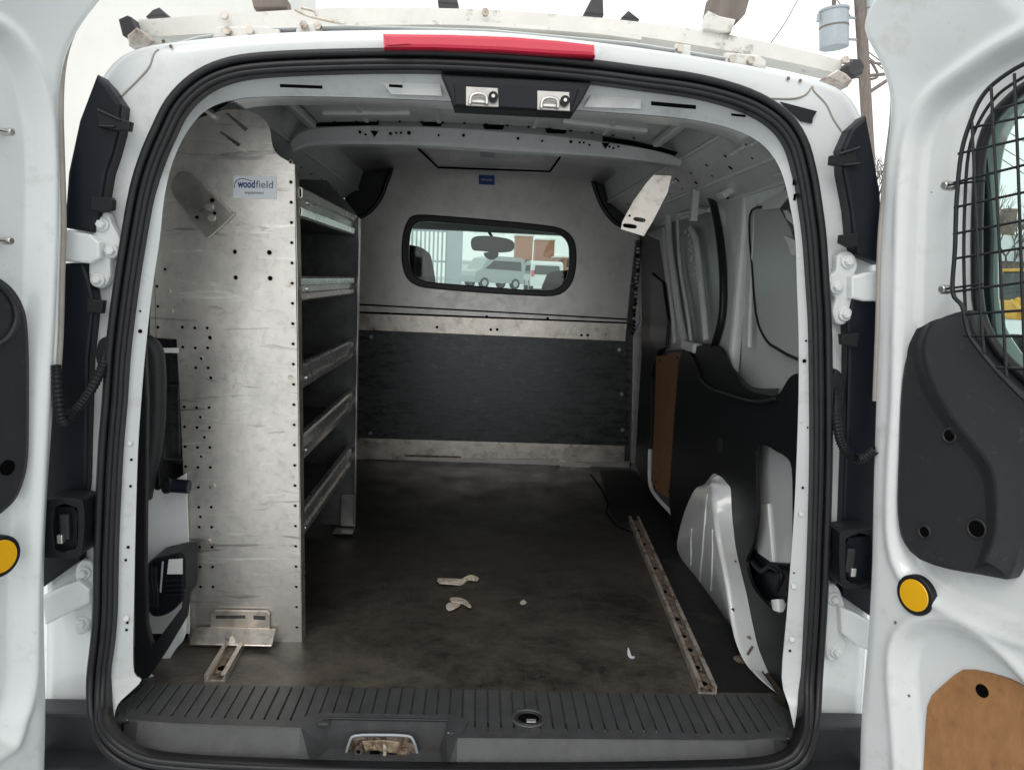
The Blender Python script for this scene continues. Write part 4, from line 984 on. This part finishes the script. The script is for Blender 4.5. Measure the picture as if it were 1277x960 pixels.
# black inner trim
b = MB()
ol = [(1210,388),(1202,387),(1188,390),(1165,399),(1148,412),(1135,430),(1126,455),(1121,500),(1119,560),(1117,620),(1119,655),(1126,678),(1145,698),(1180,710),(1220,717),(1246,722),(1256,722),(1264,705),(1269,680),(1277,655),(1300,640),(1420,640),(1420,580),(1330,530),(1277,493),(1245,462),(1225,440),(1215,420),(1212,395)]
PL = cr(L(at(.006), ol), 2, closed=True)
b.plate(PL, D.n*-.03, 'trim_plastic', bev=.010)
def tl(off, pts, dx=0, dy=0): return cr([at(off)((p[0]+dx, p[1]+dy)) for p in pts], 4)
RP = [(1163,400),(1152,425),(1153,452),(1165,485),(1190,525),(1215,556),(1234,582),(1241,615),(1240,665),(1227,703)]
m1 = tl(.012, [(1184,395),(1184,418),(1188,440),(1204,468),(1228,500),(1252,530),(1268,562),(1272,610),(1264,680),(1250,712)])
o1 = tl(.008, [(1203,391),(1212,408),(1222,425),(1240,448),(1262,478),(1290,505),(1330,535),(1400,580),(1290,660),(1256,718)])
b.loft([tl(.0072,RP,-13,7), tl(.009,RP,-8,4), tl(.017,RP,-3,1), tl(.0195,RP), tl(.0185,RP,5,-2), m1, o1], 'trim_plastic')
b.loft([tl(.0068,RP,-20,10), tl(.0072,RP,-13,7)], 'trim_plastic')
b.build('trim_panel', dr)
for x,y,r in [(1184,543,.0105),(1153,663,.010),(1218,659,.014)]:
    b = MB(); c = at(.0076 if x > 1200 or y < 600 else .0068)((x,y)); b.sweep([c+D.d*math.cos(t)*r+Vector((0,0,math.sin(t)*r)) for t in [2*math.pi*i/24 for i in range(24)]], arc(0,0,.0022,0,330,8), 'trim_plastic', closed=True, normal=D.n)
    b.cyl(c-D.n*.001, c+D.n*.0006, r, 'dark_hole', 24); b.build('screw_recess', dr)
# reflector, hardboard, grille
def reflector(D, p, par):
    b = MB(); c = at_(D,.010)(p)
    b.cyl(c-D.n*.012, c+D.n*.0005, .0325, 'rubber', 40, bev=.0015); b.cyl(c-D.n*.002, c+D.n*.002, .0258, 'amber', 40, bev=.001)
    b.build('reflector', par)
def at_(D, off): return D.at(off)
reflector(D, (1140,742), dr)
b = MB(); pn = [(1440,960),(1300,862),(1277,855),(1258,846),(1235,839),(1215,835),(1200,835),(1190,841),(1176,853),(1162,866),(1156,880),(1154,900),(1151,960),(1148,1040),(1400,1100)]
b.plate(L(at(-.022), pn), D.n*-.004, 'hardboard', bev=.001); c = at(-.0218)((1225,861)); b.cyl(c, c+D.n*.001, .010, 'dark_hole', 20); b.build('hardboard_panel', dr)
b = MB()
for x0,y0,x1,y1 in [(1236,139,1277,127),(1209,152+8,1277,146),(1195,192,1277,173),(1190,228,1277,206),(1190,259,1277,240),(1189,292,1277,275),(1188,323,1277,309),(1188,364,1277,352),(1202,392,1277,387),(1202,419,1277,419),(1240,458,1277,460)]:
    a_, e_ = at(.022)((x0,y0)), at(.022)((x1,y1)); ua, ue = (a_-D.o).dot(D.d), (e_-D.o).dot(D.d); b.tube([a_, a_+(e_-a_)*((.455-ua)/(ue-ua))], .0021, 'rubber', 6)
for q in ([(1236,108),(1243,240),(1249,360),(1255,468)],[(1265,92),(1270,220),(1276,400),(1280,496)],[(1212,152),(1217,260),(1222,370),(1227,440)]):
    b.tube(cr(L(at(.024), q),4), .0021, 'rubber', 6)
for k in range(1,7):
    q = [(1265+34*k,60),(1277+36*k,300),(1290+38*k,500)]; b.tube(L(at(.024), q), .0021, 'rubber', 6)
fr_ = [(1440,30),(1340,55),(1277,80),(1240,104),(1222,125),(1211,150),(1199,190),(1193,250),(1191,310),(1188,364),(1200,382),(1206,410),(1215,428),(1250,470),(1300,515),(1380,548),(1480,560),(1560,540),(1590,480),(1590,140),(1570,70),(1520,35)]
b.tube(cr(L(at(.022), fr_),4,closed=True), .0032, 'rubber', 8, closed=True)
b.tube(cr(L(at(.012), [(1277,96),(1245,118),(1222,150),(1208,190),(1203,260),(1202,330),(1204,390)]),4), .0024, 'rubber', 8)
for p in [(1183,232),(1180,361)]:
    c = at(.004)(p); b.cyl(c-D.n*.008, c+D.n*.012, .0075, 'steel', 14, bev=.003); b.tube([c+D.n*.008, at(.022)((p[0]+46,p[1]-7))], .0018, 'rubber', 6)
b.build('wire_grille', dr)
for p,r in [((1130,242),.002),((1131,268),.002),((1130,250),.0012),((1117,776),.003),((1134,867),.0022),((1125,877),.002),((1162,240),.001),((1220,790),.0015)]:
    c = at(.0045 if p[0] < 1125 else -.0145)(p)
    b = MB(); b.disc(c, r, D.n, 'rusty', h=.0012, n=8); b.build('paint_chip', dr)

# left door
DL, dl, usl, vtl, vbl, _ = door(-1,
    [(55,958),(57,880),(55,800),(54,730),(56,660),(59,600),(65,520),(72,420),(74,330),(76,277),(80,200),(87,133),(92,73),(100,50),(112,22),(123,0),(140,-30),(160,-50)],
    [(-140,-60),(-60,0),(-20,28),(8,45),(30,72),(44,105),(55,150),(59,220),(57,320),(52,420),(46,520),(42,620),(38,700),(36,780),(34,850),(20,900),(-10,940),(-200,1000)],
    None, None, 'left rear door, standing open, with black inner trim', None)
b = MB(); b.tube([DL.P(usl(v)+.010, v, -.002) for v in [(.60+(vtl-.60)*i/40) for i in range(41)]], .0065, 'beige_strip', 8); b.tube([DL.P(usl(v)+.021, v, .003) for v in [(.60+(vtl-.60)*i/40) for i in range(41)]], .0035, 'primer_paint', 8); b.build('edge_seal', dl)
atl = DL.at
b = MB()
b.plate(cr(L(atl(.004), [(-140,330),(-60,335),(-10,342),(8,349),(22,362),(33,382),(38,405),(40,450),(40,520),(39,570),(34,598),(24,622),(10,637),(-8,646),(-80,650),(-140,650)]),3,closed=True), DL.n*-.03, 'trim_plastic', bev=.010)
b.tube(cr(L(atl(.008), [(-30,340),(-5,352),(12,368),(20,385),(20,402),(12,418),(0,428),(-30,440)]),4), .0045, 'trim_plastic', 8)
c = atl(.0045)((9,583)); b.cyl(c, c+DL.n*.001, .012, 'dark_hole', 20)
b.build('trim_panel', dl)
reflector(DL, (1,694), dl)
for p in [(5,165),(4,300)]:
    b = MB(); c = atl(-.014)(p); b.cyl(c, c+DL.n*.018, .006, 'steel', 12, bev=.002); b.tube([c+DL.n*.012, c+DL.n*.012+DL.d*.05], .0025, 'steel', 6); b.build('grille_bolt', dl)

# ================================================================== roof rack
rk = thing('roof_rack', (0,.1,1.2), 'white painted steel ladder rack with black end caps on the van roof', 'roof rack')
def bar(top, bot, y, d, mm='rack_paint'):
    t = cr(L(PY(y), top), 4); bb = cr(L(PY(y), bot), 4); b = MB()
    t2 = [p+Vector((0,d,.004)) for p in t]; b2 = [p+Vector((0,d,.0)) for p in bb]
    b.loft([bb,t,t2,b2,bb], mm, smooth=False)
    b.add([bb[0],t[0],t2[0],b2[0]],[[0,1,2,3]],mm); b.add([bb[-1],t[-1],t2[-1],b2[-1]],[[0,1,2,3]],mm); return b
b = bar([(172,25),(260,19),(340,14),(420,10),(520,10),(620,13),(720,20),(800,28),(900,42),(980,58),(1052,76)],
        [(178,47),(260,42),(340,38),(420,33),(520,30),(620,33),(720,39),(800,46),(900,62),(980,77),(1046,92)], .10, .05)
b.build('crossbar', rk)
b = bar([(430,27),(560,26),(640,30),(740,37),(800,44)],[(430,32),(560,31),(640,35),(740,42),(800,50)], .05, .04); b.build('crossbar', rk)
def blk(name, pts, y, d, mm, par=rk, bev=.003):
    b = MB(); b.plate(L(PY(y), pts), (0,d,0), mm, bev=bev); return b.build(name, par)
blk('end_cap', [(147,24),(158,19),(163,21),(170,40),(158,48),(152,44)], .07, .06, 'dark_cap')
blk('end_cap', [(1056,82),(1066,73),(1074,74),(1079,82),(1076,92),(1067,97),(1060,92)], .07, .06, 'dark_cap')
blk('bracket', [(158,44),(170,34),(180,40),(190,50),(176,55),(160,57)], .05, .04, 'rust_steel')
blk('bracket', [(1030,96),(1045,86),(1056,92),(1064,100),(1058,108),(1046,103)], .05, .04, 'rust_steel')
blk('mount_plate', [(270,33),(330,32),(348,36),(350,46),(264,47)], .0, .012, 'rack_paint')
blk('mount_plate', [(370,28),(400,28),(400,44),(368,44)], .0, .012, 'rack_paint')
blk('mount_plate', [(905,65),(945,68),(956,76),(955,84),(905,79)], .0, .012, 'rack_paint')
blk('mount_plate', [(843,54),(862,56),(862,73),(843,70)], .0, .012, 'rack_paint')
for pth, r in [([(368,12),(385,20),(410,26),(430,30)],.003),([(376,10),(392,14),(400,24),(430,28)],.003),([(845,56),(858,62),(862,72)],.003)]:
    b = MB(); b.tube(cr(L(PY(.03), pth),4), r, 'rust_steel', 8); b.build('tie_wire', rk)
for p in [(285,40),(313,40),(380,33),(397,34),(847,62),(912,75),(935,77),(281,21),(605,17),(1052,76)]:
    b = MB(); c = PY(-.004 if p[0] not in (281,605,1052) else .09)(p); b.cyl(c, c+Vector((0,-.01,0)), .007, 'rust_steel', 6, smooth=False); b.build('bolt', rk)
for pts,y,mm in [([(181,21),(190,12),(198,9),(208,19)],.14,'dark_cap'),([(312,-6),(354,-6),(357,9),(316,10)],.12,'pole_wood'),([(545,-8),(568,-8),(572,6),(546,4)],.2,'dark_cap'),([(741,-8),(752,-8),(753,19),(728,17)],.2,'dark_cap'),([(775,22),(784,13),(798,24)],.2,'dark_cap'),
                 ([(890,-8),(937,-8),(930,17),(922,26),(892,24),(886,12)],.12,'pole_wood')]:
    blk('ladder_stop', pts, y, .05, mm)
blk('bracket', [(884,13),(898,20),(918,24),(912,41),(898,40),(878,36)], .09, .03, 'rack_paint')
b = MB()
for xx in (-.50,.50): b.box((xx,1.05,1.297), (.03,1.5,.022), 'rack_paint', bev=.004)
b.box((0,1.5,1.320), (1.2,.05,.02), 'rack_paint', bev=.004); b.build('side_rail', rk)

# ================================================================== cab seen through the bulkhead window
b = MB()
b.plate([Vector((-.70,1.88,1.235)),Vector((.70,1.88,1.235)),Vector((.66,3.0,1.085)),Vector((-.66,3.0,1.085))], (0,0,.02), 'headliner')
b.box((-.15,2.75,1.10), (.30,.22,.03), 'headliner', bev=.01); b.box((0,2.98,1.075), (1.2,.06,.04), 'headliner', bev=.01)
b.box((.01,2.60,1.125), (.16,.12,.03), 'headliner', bev=.01)
b.build('headliner', van)
b = MB(); b.box((.01,2.53,1.098), (.10,.05,.012), 'yellow_paint', bev=.004); b.build('cabin_lamp', van)
b = MB()
for s in (-1,1): b.tube([(s*.64,3.0,1.08),(s*.78,3.75,.60)], .04, 'headliner', 10); b.tube([(s*.70,1.9,1.2),(s*.80,1.9,.4)], .04, 'headliner', 10)
b.box((0,3.6,.42), (1.5,.8,.32), 'black_plastic', bev=.05); b.box((0,2.3,-.1), (1.5,1.9,.1), 'seat_fabric')
for s in (-1,1): b.box((s*.78,2.6,.1), (.05,1.5,.85), 'black_plastic', bev=.01)
b.build('dashboard', van)
b = MB(); b.plate([Vector((-.62,3.03,1.07)),Vector((.62,3.03,1.07)),Vector((.76,3.78,.60)),Vector((-.76,3.78,.60))], (0,.002,.004), 'pane'); b.build('windshield', van)
for pts in ([(490,310),(515,306),(530,312),(537,325),(539,370),(490,372)], [(680,372),(682,348),(690,339),(712,337),(740,338),(740,374)]):
    b = MB(); b.plate(cr(L(PY(2.05), pts),3,closed=True), (0,.10,0), 'seat_fabric', bev=.02)
    c = PY(2.1)((pts[0][0]+15 if pts[0][0] < 600 else 712, 400)); b.box((c.x, 2.12, .45), (.46,.14,.62), 'seat_fabric', bev=.05); b.build('seat', van)
b = MB(); b.plate(cr(L(PY(2.95), [(588,298),(600,294),(625,296),(640,301),(640,312),(625,315),(600,313),(589,311)]),3,closed=True), (0,.03,0), 'lamp_back', bev=.006)
b.tube([PY(2.97)((614,296)), (0.02,2.99,1.08)], .008, 'lamp_back'); b.build('rear_view_mirror', van)
b = MB(); b.plate(cr(L(PY(2.97), [(604,315),(621,315),(620,321),(613,324),(606,321)]),3,closed=True), (0,.03,0), 'black_plastic', bev=.004); b.build('sensor_cover', van)
# wheels, sides keep the van a whole thing from another position
for s in (-1,1):
    for y in (.55, 3.25):
        b = MB(); b.cyl((s*.62,y,-.31),(s*.80,y,-.31), .31, 'tyre', 36, bev=.03); b.cyl((s*.795,y,-.31),(s*.805,y,-.31), .19, 'grey_steel', 24); b.build('wheel', van)

# ================================================================== surroundings
ZG = -.62
def gz(x, y):
    t = max(0,min(1,(y-18)/26)); t = t*t*(3-2*t)
    return ZG + .78*t + (.05*math.sin(.35*x+.21*y)+.03*math.sin(.9*x-.5*y))*max(0,min(1,(abs(x)+max(0,y)-9)/8))
b = MB(); xs = [-600,-300,-150,-90,-60]+[-45+3*i for i in range(31)]+[60,90,150,300,600]; ys = [-600,-200,-60,-20,-8,0]+[3*i for i in range(1,30)]+[100,130,180,300,600]
b.loft([[Vector((x,y,gz(x,y))) for x in xs] for y in ys], 'snow'); b.build('ground', kind='structure')
# pale building to the left
b = thing('commercial_building', (-8.6,13,ZG), 'pale cream walled building standing to the left behind the van', 'building')
mb = MB(); mb.box((-8.6,15.5,ZG+4.5), (8.8,5,9), 'cream_wall'); mb.build('wall', b)
mb = MB(); mb.box((-8.6,15.5,ZG+9.1), (9.1,5.3,.25), 'grey_steel', bev=.03); mb.build('roof_edge', b)
mb = MB(); mb.box((-10.5,12.96,ZG+1.1), (1.1,.1,2.2), 'grey_steel', bev=.02); mb.build('door', b)
# brick buildings far ahead
def brick_house(loc, w_, h_, label, n=3):
    r = thing('brick_building', (loc[0],loc[1],ZG), label, 'building', 'brick buildings across the parking lot')
    mb = MB(); mb.box((loc[0],loc[1]+4,ZG+h_/2), (w_,8,h_), 'brick'); mb.build('wall', r)
    mb = MB(); mb.box((loc[0],loc[1]+4,ZG+h_+.15), (w_+.5,8.5,.3), 'cream_wall'); mb.build('roof', r)
    for i in range(n):
        for z in (1.4, 4.2):
            if z+1 < h_:
                mb = MB(); x = loc[0]-w_/2+w_*(i+.5)/n; mb.box((x,loc[1]-.02,ZG+z+.4), (.9,.12,1.4), 'window_dark'); mb.box((x,loc[1]-.06,ZG+z-.36), (1.1,.2,.1), 'cream_wall'); mb.build('window', r)
def bpx(xl, xr, yt, y, label):
    a_, c_ = PY(y)((xl,yt)), PY(y)((xr,yt)); brick_house(((a_.x+c_.x)/2, y), c_.x-a_.x, a_.z-ZG, label, 2)
bpx(644,665,294,150,'narrow orange brick building just right of the rear view mirror')
bpx(669,692,299,165,'orange brick building between the narrow one and the low one at the right')
bpx(694,716,321,140,'low brick building farthest right in the partition window')
a_, c_ = PY(110)((570,326)), PY(110)((690,326))
r = thing('warehouse', ((a_.x+c_.x)/2,112,.1), 'long low white building with a flat roof beyond the parked silver van', 'building')
mb = MB(); mb.box(((a_.x+c_.x)/2,114,1.2), (c_.x-a_.x,4,3.6), 'car_white'); mb.build('wall', r)
mb = MB(); mb.box(((a_.x+c_.x)/2,114,3.1), (c_.x-a_.x+.6,4.6,.3), 'snow'); mb.build('roof', r)
def vehicle(loc, ang, mm, label, name, cat, Ln=4.6, Hh=1.95, van_=True, hatch=False):
    Gz = gz(loc[0],loc[1]); r = thing(name, (loc[0],loc[1],Gz), label, cat); Rt = Matrix.Rotation(ang,3,'Z'); O = Vector((loc[0],loc[1],Gz))
    def T(p): return O+Rt@Vector(p)
    h = Hh
    pro = [(-Ln/2,.35),(-Ln/2,.9),(-Ln/2+.1,h-.15),(-Ln/2+.4,h),(Ln*.12,h),(Ln*.25,h-.15),(Ln*.38,h*.58),(Ln*.47,h*.50),(Ln/2,.75),(Ln/2,.35)]
    mb = MB(); mb.plate([T((x,-.85,z)) for x,z in pro], Rt@Vector((0,1.7,0)), mm, bev=.08); mb.build('body', r)
    mb = MB(); mb.plate([T((x,-.86,z)) for x,z in [(-Ln*.42,h*.58),(-Ln*.40,h*.86),(Ln*.14,h*.86),(Ln*.30,h*.60)]], Rt@Vector((0,.02,0)), 'window_dark'); mb.build('window', r); mb = MB(); mb.plate([T((x,.84,z)) for x,z in [(-Ln*.42,h*.58),(-Ln*.40,h*.86),(Ln*.14,h*.86),(Ln*.30,h*.60)]], Rt@Vector((0,.03,0)), 'window_dark'); mb.build('window', r)
    mb = MB(); mb.plate([T((-Ln/2-.02+(z-.9)*.09,y,z)) for y,z in [(-.7,h*.58),(.7,h*.58),(.62,h*.86),(-.62,h*.86)]], Rt@Vector((.05,0,0)), 'window_dark'); mb.build('rear_window', r)
    for x in (-Ln*.31,Ln*.31):
        for y in (-.84,.66):
            mb = MB(); mb.cyl(T((x,y-.02,.33)), T((x,y+.20,.33)), .33, 'tyre', 24); mb.cyl(T((x,y-.03,.33)), T((x,y+.21,.33)), .19, 'grey_steel', 16); mb.build('wheel', r)
    for y in (-.75,.75): mb = MB(); mb.box(T((-Ln/2-.01,y,1.0)), (.06,.14,.3), 'red_lens', rot=Rt); mb.build('tail_light', r)
    return r
a_ = PY(47)((614,350)); vehicle((a_.x,47), R(215), 'car_silver', 'silver grey van parked across the lot, seen through the partition window', 'parked_van', 'van', Ln=3.9, Hh=2.0)
a_ = PY(40)((676,350)); vehicle((a_.x,40), R(92), 'car_white', 'pale car seen from behind, to the right of the silver van', 'parked_car', 'car', Ln=4.2, Hh=1.65)
# steel gate frame seen at the left of the partition window
r = thing('steel_gate', PY(14)((545,360)).xy.to_3d()+Vector((0,0,ZG)), 'tall pale steel gate of upright bars, beyond the left side of the windshield', 'gate')
mb = MB()
xa, xb = PY(14)((508,330)).x, PY(14)((556,330)).x
mb.box(((xa+xb)/2,14,ZG+3.2), (xb-xa,.06,.10), 'grey_steel'); mb.box(((xa+xb)/2,14,ZG+.3), (xb-xa,.06,.08), 'grey_steel')
for q in (1.1,1.7,2.3): mb.box(((xa+xb)/2,14,ZG+q), (xb-xa,.04,.04), 'grey_steel')
mb.build('rail', r)
for i in range(10):
    x = xa+(xb-xa)*i/9; mb = MB(); mb.box((x,14,ZG+1.7), (.035,.05,3.1), 'grey_steel'); mb.build('bar', r)
mb = MB(); mb.box((xb+.17,14.05,ZG+2.3), (.30,.30,4.6), 'grey_steel'); mb.build('post', r)

# utility pole
pw = PY(16); p0 = pw((1090,300)); p1 = pw((1070,-40))
r = thing('utility_pole', (p0.x,16,ZG), 'leaning wooden utility pole with grey transformer cans above the right corner of the van', 'utility pole')
mb = MB(); dz = (p1-p0); base = p0+dz*((ZG-p0.z)/dz.z); mb.cyl(base, p0+dz*1.6, .125, 'pole_wood', 14); mb.build('pole', r)
def can(cx, y0_, y1_, wpx_):
    a_ = pw((cx,y1_)); e_ = pw((cx,y0_)); rr = (pw((cx+wpx_/2,30)).x-pw((cx-wpx_/2,30)).x)/2
    mb = MB(); up = (e_-a_); mb.cyl(a_, a_+up, rr, 'grey_steel', 22, bev=.02); mb.cyl(a_+up*.52, a_+up*.56, rr*1.03, 'pole_wood', 22); mb.cyl(a_+up*.94, a_+up, rr*1.05, 'grey_steel', 22)
    mb.cyl(a_+up, a_+up*1.25, .05, 'pole_wood', 8); mb.box(a_+up*.75+Vector((-rr-.05,0,0)), (.06,.06,.18), 'grey_steel', bev=.01); 
    mb.cyl(a_+up*.85, a_+up*.80+Vector((.55,0,0)), .03, 'grey_steel', 8); mb.cyl(a_+up*.25, a_+up*.25+Vector((.55,0,0)), .03, 'grey_steel', 8); mb.build('transformer', r)
can(1040,12,60,34); can(1086,-6,32,18)
mb = MB(); mb.tube(cr([pw((1085,75)), pw((1095,95)), pw((1080,100))],4), .03, 'pole_wood', 6)
mb.tube([pw((1060,75)), pw((1100,80))], .03, 'pole_wood', 6); mb.tube([pw((1050,98)), pw((1110,92))], .04, 'pole_wood', 6); mb.tube([pw((1080,118)), pw((1110,98))], .04, 'pole_wood', 6); mb.build('cross_arm', r)
for k,(p,q) in enumerate([((955,62),(1000,-10)),((1060,20),(1030,-30)),((1076,60),(1300,215)),((1076,66),(1300,232)),((1076,40),(1300,190))]):
    mb = MB(); a_, e_ = PY(16)(p), PY(22)(q); mid = (a_+e_)/2+Vector((0,0,-.12)); mb.tube(cr([a_,mid,e_],8), .014, 'pole_wood', 5)
    mb.build('power_line', label=['thin black wire crossing the sky above the roof rack','short wire rising from the transformer can','lowest of the wires running right from the pole','middle one of the wires running right from the pole','topmost of the wires running right from the pole'][k] if k != 2 else 'middle one of the wires running right from the pole, under the topmost', cat='wire', group='wires at the utility pole') if k in (0,1) else mb.build('power_line', label={2:'middle one of the three wires seen through the grille of the right door',3:'lowest of the three wires seen through the grille of the right door',4:'topmost of the three wires seen through the grille of the right door'}[k], cat='wire', group='wires at the utility pole')

# bare winter trees
def bare_tree(loc, h, label, seed, spread=.5):
    rnd = random.Random(seed); r = thing('bare_tree', (loc[0],loc[1],gz(*loc)), label, 'tree', 'leafless trees')
    tr = MB(); cwn = MB()
    def grow(p, d, ln, rad, lvl):
        e = p+d*ln; mid = (p+e)/2+Vector((rnd.uniform(-1,1),rnd.uniform(-1,1),0))*ln*.05
        (tr if lvl < 1 else cwn).cyl(p, mid, rad, 'bark', 6 if lvl > 1 else 10, r2=rad*.85); (tr if lvl < 1 else cwn).cyl(mid, e, rad*.85, 'bark', 6 if lvl > 1 else 10, r2=rad*.65)
        if lvl >= 5: return
        for k in range(3 if lvl < 4 else 2):
            nd = (d+Vector((rnd.uniform(-1,1),rnd.uniform(-1,1),rnd.uniform(-.3,.7)))*spread*1.3).normalized()
            grow(e, nd, ln*rnd.uniform(.6,.8), rad*.58, lvl+1)
    grow(Vector((loc[0],loc[1],gz(*loc)-.1)), Vector((0,0,1)), h*.3, h*.02, 0)
    tr.build('trunk', r); cwn.build('crown', r)
for (px_,y_,h_,sd_,lb) in [(1097,34,9,3,'leafless tree just right of the utility pole'),(1236,30,6.2,5,'leafless tree behind the left side of the grille'),(1262,36,6.5,8,'leafless tree behind the middle of the grille'),(1300,40,7.5,11,'leafless tree behind the right side of the grille')]:
    q = PY(y_)((px_,300)); bare_tree((q.x,y_), h_, lb, sd_)
# house with chimney and tractor beyond the right door
q = PY(40)((1285,330)); r = thing('brick_house', (q.x,40,ZG), 'low brown brick house with a chimney, seen through the grille of the right door', 'house')
mb = MB(); mb.box((q.x,43,ZG+2.0), (6,6,3.2), 'brown_brick'); mb.build('wall', r)
mb = MB(); mb.plate([Vector((q.x-3.9,39.7,ZG+3.6)),Vector((q.x+3.9,39.7,ZG+3.6)),Vector((q.x+2.8,39.7,ZG+5.0)),Vector((q.x-2.8,39.7,ZG+5.0))], (0,6.6,0), 'snow'); mb.build('roof', r)
q2 = PY(41)((1257,272)); mb = MB(); mb.box((q2.x,41,q2.z-.5), (.6,.6,2.0), 'brown_brick'); mb.build('chimney', r)
for dx in (-2,0,2): mb = MB(); mb.box((q.x+dx,39.97,ZG+1.9), (1.1,.1,1.2), 'window_dark'); mb.build('window', r)
q = PY(16)((1290,385)); r = thing('yellow_loader', (q.x,16,ZG), 'yellow loader standing in the snow, seen through the grille of the right door', 'loader')
mb = MB(); mb.box((q.x,16.6,q.z-.05), (.9,1.3,.45), 'yellow_paint', bev=.06, top=(.85,.9)); mb.box((q.x-.1,16.0,q.z+.1), (.5,.5,.3), 'yellow_paint', bev=.05); mb.build('body', r)
mb = MB(); mb.box((q.x+.2,16.8,q.z+.5), (.7,.7,.75), 'window_dark', bev=.04, top=(.9,.9)); mb.box((q.x+.2,16.8,q.z+.9), (.8,.8,.07), 'yellow_paint', bev=.02); mb.build('cab', r)
mb = MB(); mb.tube([(q.x-.35,16.3,q.z+.15),(q.x-.5,15.6,q.z-.1),(q.x-.45,15.2,q.z-.45)], .06, 'yellow_paint'); mb.box((q.x-.1,15.1,q.z-.55), (1.0,.35,.35), 'yellow_paint', bev=.04); mb.build('bucket', r)
for dx in (-.42,.42):
    for dy in (16.2,17.1): mb = MB(); mb.cyl((q.x+dx-.1,dy,ZG+.3),(q.x+dx+.1,dy,ZG+.3), .3, 'tyre', 20); mb.build('wheel', r)

# ================================================================== light
W = bpy.data.worlds.new('World'); SC.world = W; W.use_nodes = True; nt = W.node_tree; bg = nt.nodes['Background']
sky = nt.nodes.new('ShaderNodeTexSky'); sky.sky_type = 'NISHITA'; sky.sun_disc = False
SUN_EL, SUN_AZ = R(46), R(200)   # azimuth clockwise from +y
sky.sun_elevation = SUN_EL; sky.sun_rotation = SUN_AZ; sky.air_density = 1.0; sky.dust_density = 4.0; sky.ozone_density = 1.0
# overcast: a bright cloud layer over the clear-sky model
hs = nt.nodes.new('ShaderNodeHueSaturation'); hs.inputs['Saturation'].default_value = .4
cn = nt.nodes.new('ShaderNodeTexNoise'); cn.inputs['Scale'].default_value = 2.2; cn.inputs['Detail'].default_value = 6
tcw = nt.nodes.new('ShaderNodeTexCoord'); nt.links.new(tcw.outputs['Generated'], cn.inputs['Vector'])
crw = nt.nodes.new('ShaderNodeValToRGB'); crw.color_ramp.elements[0].color = (8.8,9.15,9.1,1); crw.color_ramp.elements[1].color = (10.3,10.5,10.3,1)
crw.color_ramp.elements[0].position = .3; crw.color_ramp.elements[1].position = .7
nt.links.new(cn.outputs['Fac'], crw.inputs[0])
mxw = nt.nodes.new('ShaderNodeMix'); mxw.data_type = 'RGBA'; mxw.inputs[0].default_value = .88
nt.links.new(sky.outputs[0], hs.inputs['Color']); nt.links.new(hs.outputs[0], mxw.inputs[6]); nt.links.new(crw.outputs[0], mxw.inputs[7])
nt.links.new(mxw.outputs[2], bg.inputs[0]); bg.inputs[1].default_value = .13
sl_ = bpy.data.lights.new('sun', 'SUN'); sl_.energy = .6; sl_.angle = R(25); sl_.color = (1,.96,.9)
so = bpy.data.objects.new('sun', sl_); COL.objects.link(so)
dirv = Vector((math.sin(SUN_AZ)*math.cos(SUN_EL), math.cos(SUN_AZ)*math.cos(SUN_EL), math.sin(SUN_EL)))
so.rotation_euler = dirv.to_track_quat('Z','Y').to_euler()
SC.view_settings.view_transform = 'Standard'; SC.view_settings.look = 'None'; SC.view_settings.gamma = 1; SC.view_settings.exposure = .2
SC.cycles.use_denoising = True; SC.cycles.max_bounces = 12; SC.cycles.diffuse_bounces = 8; SC.cycles.glossy_bounces = 6; SC.cycles.transparent_max_bounces = 16
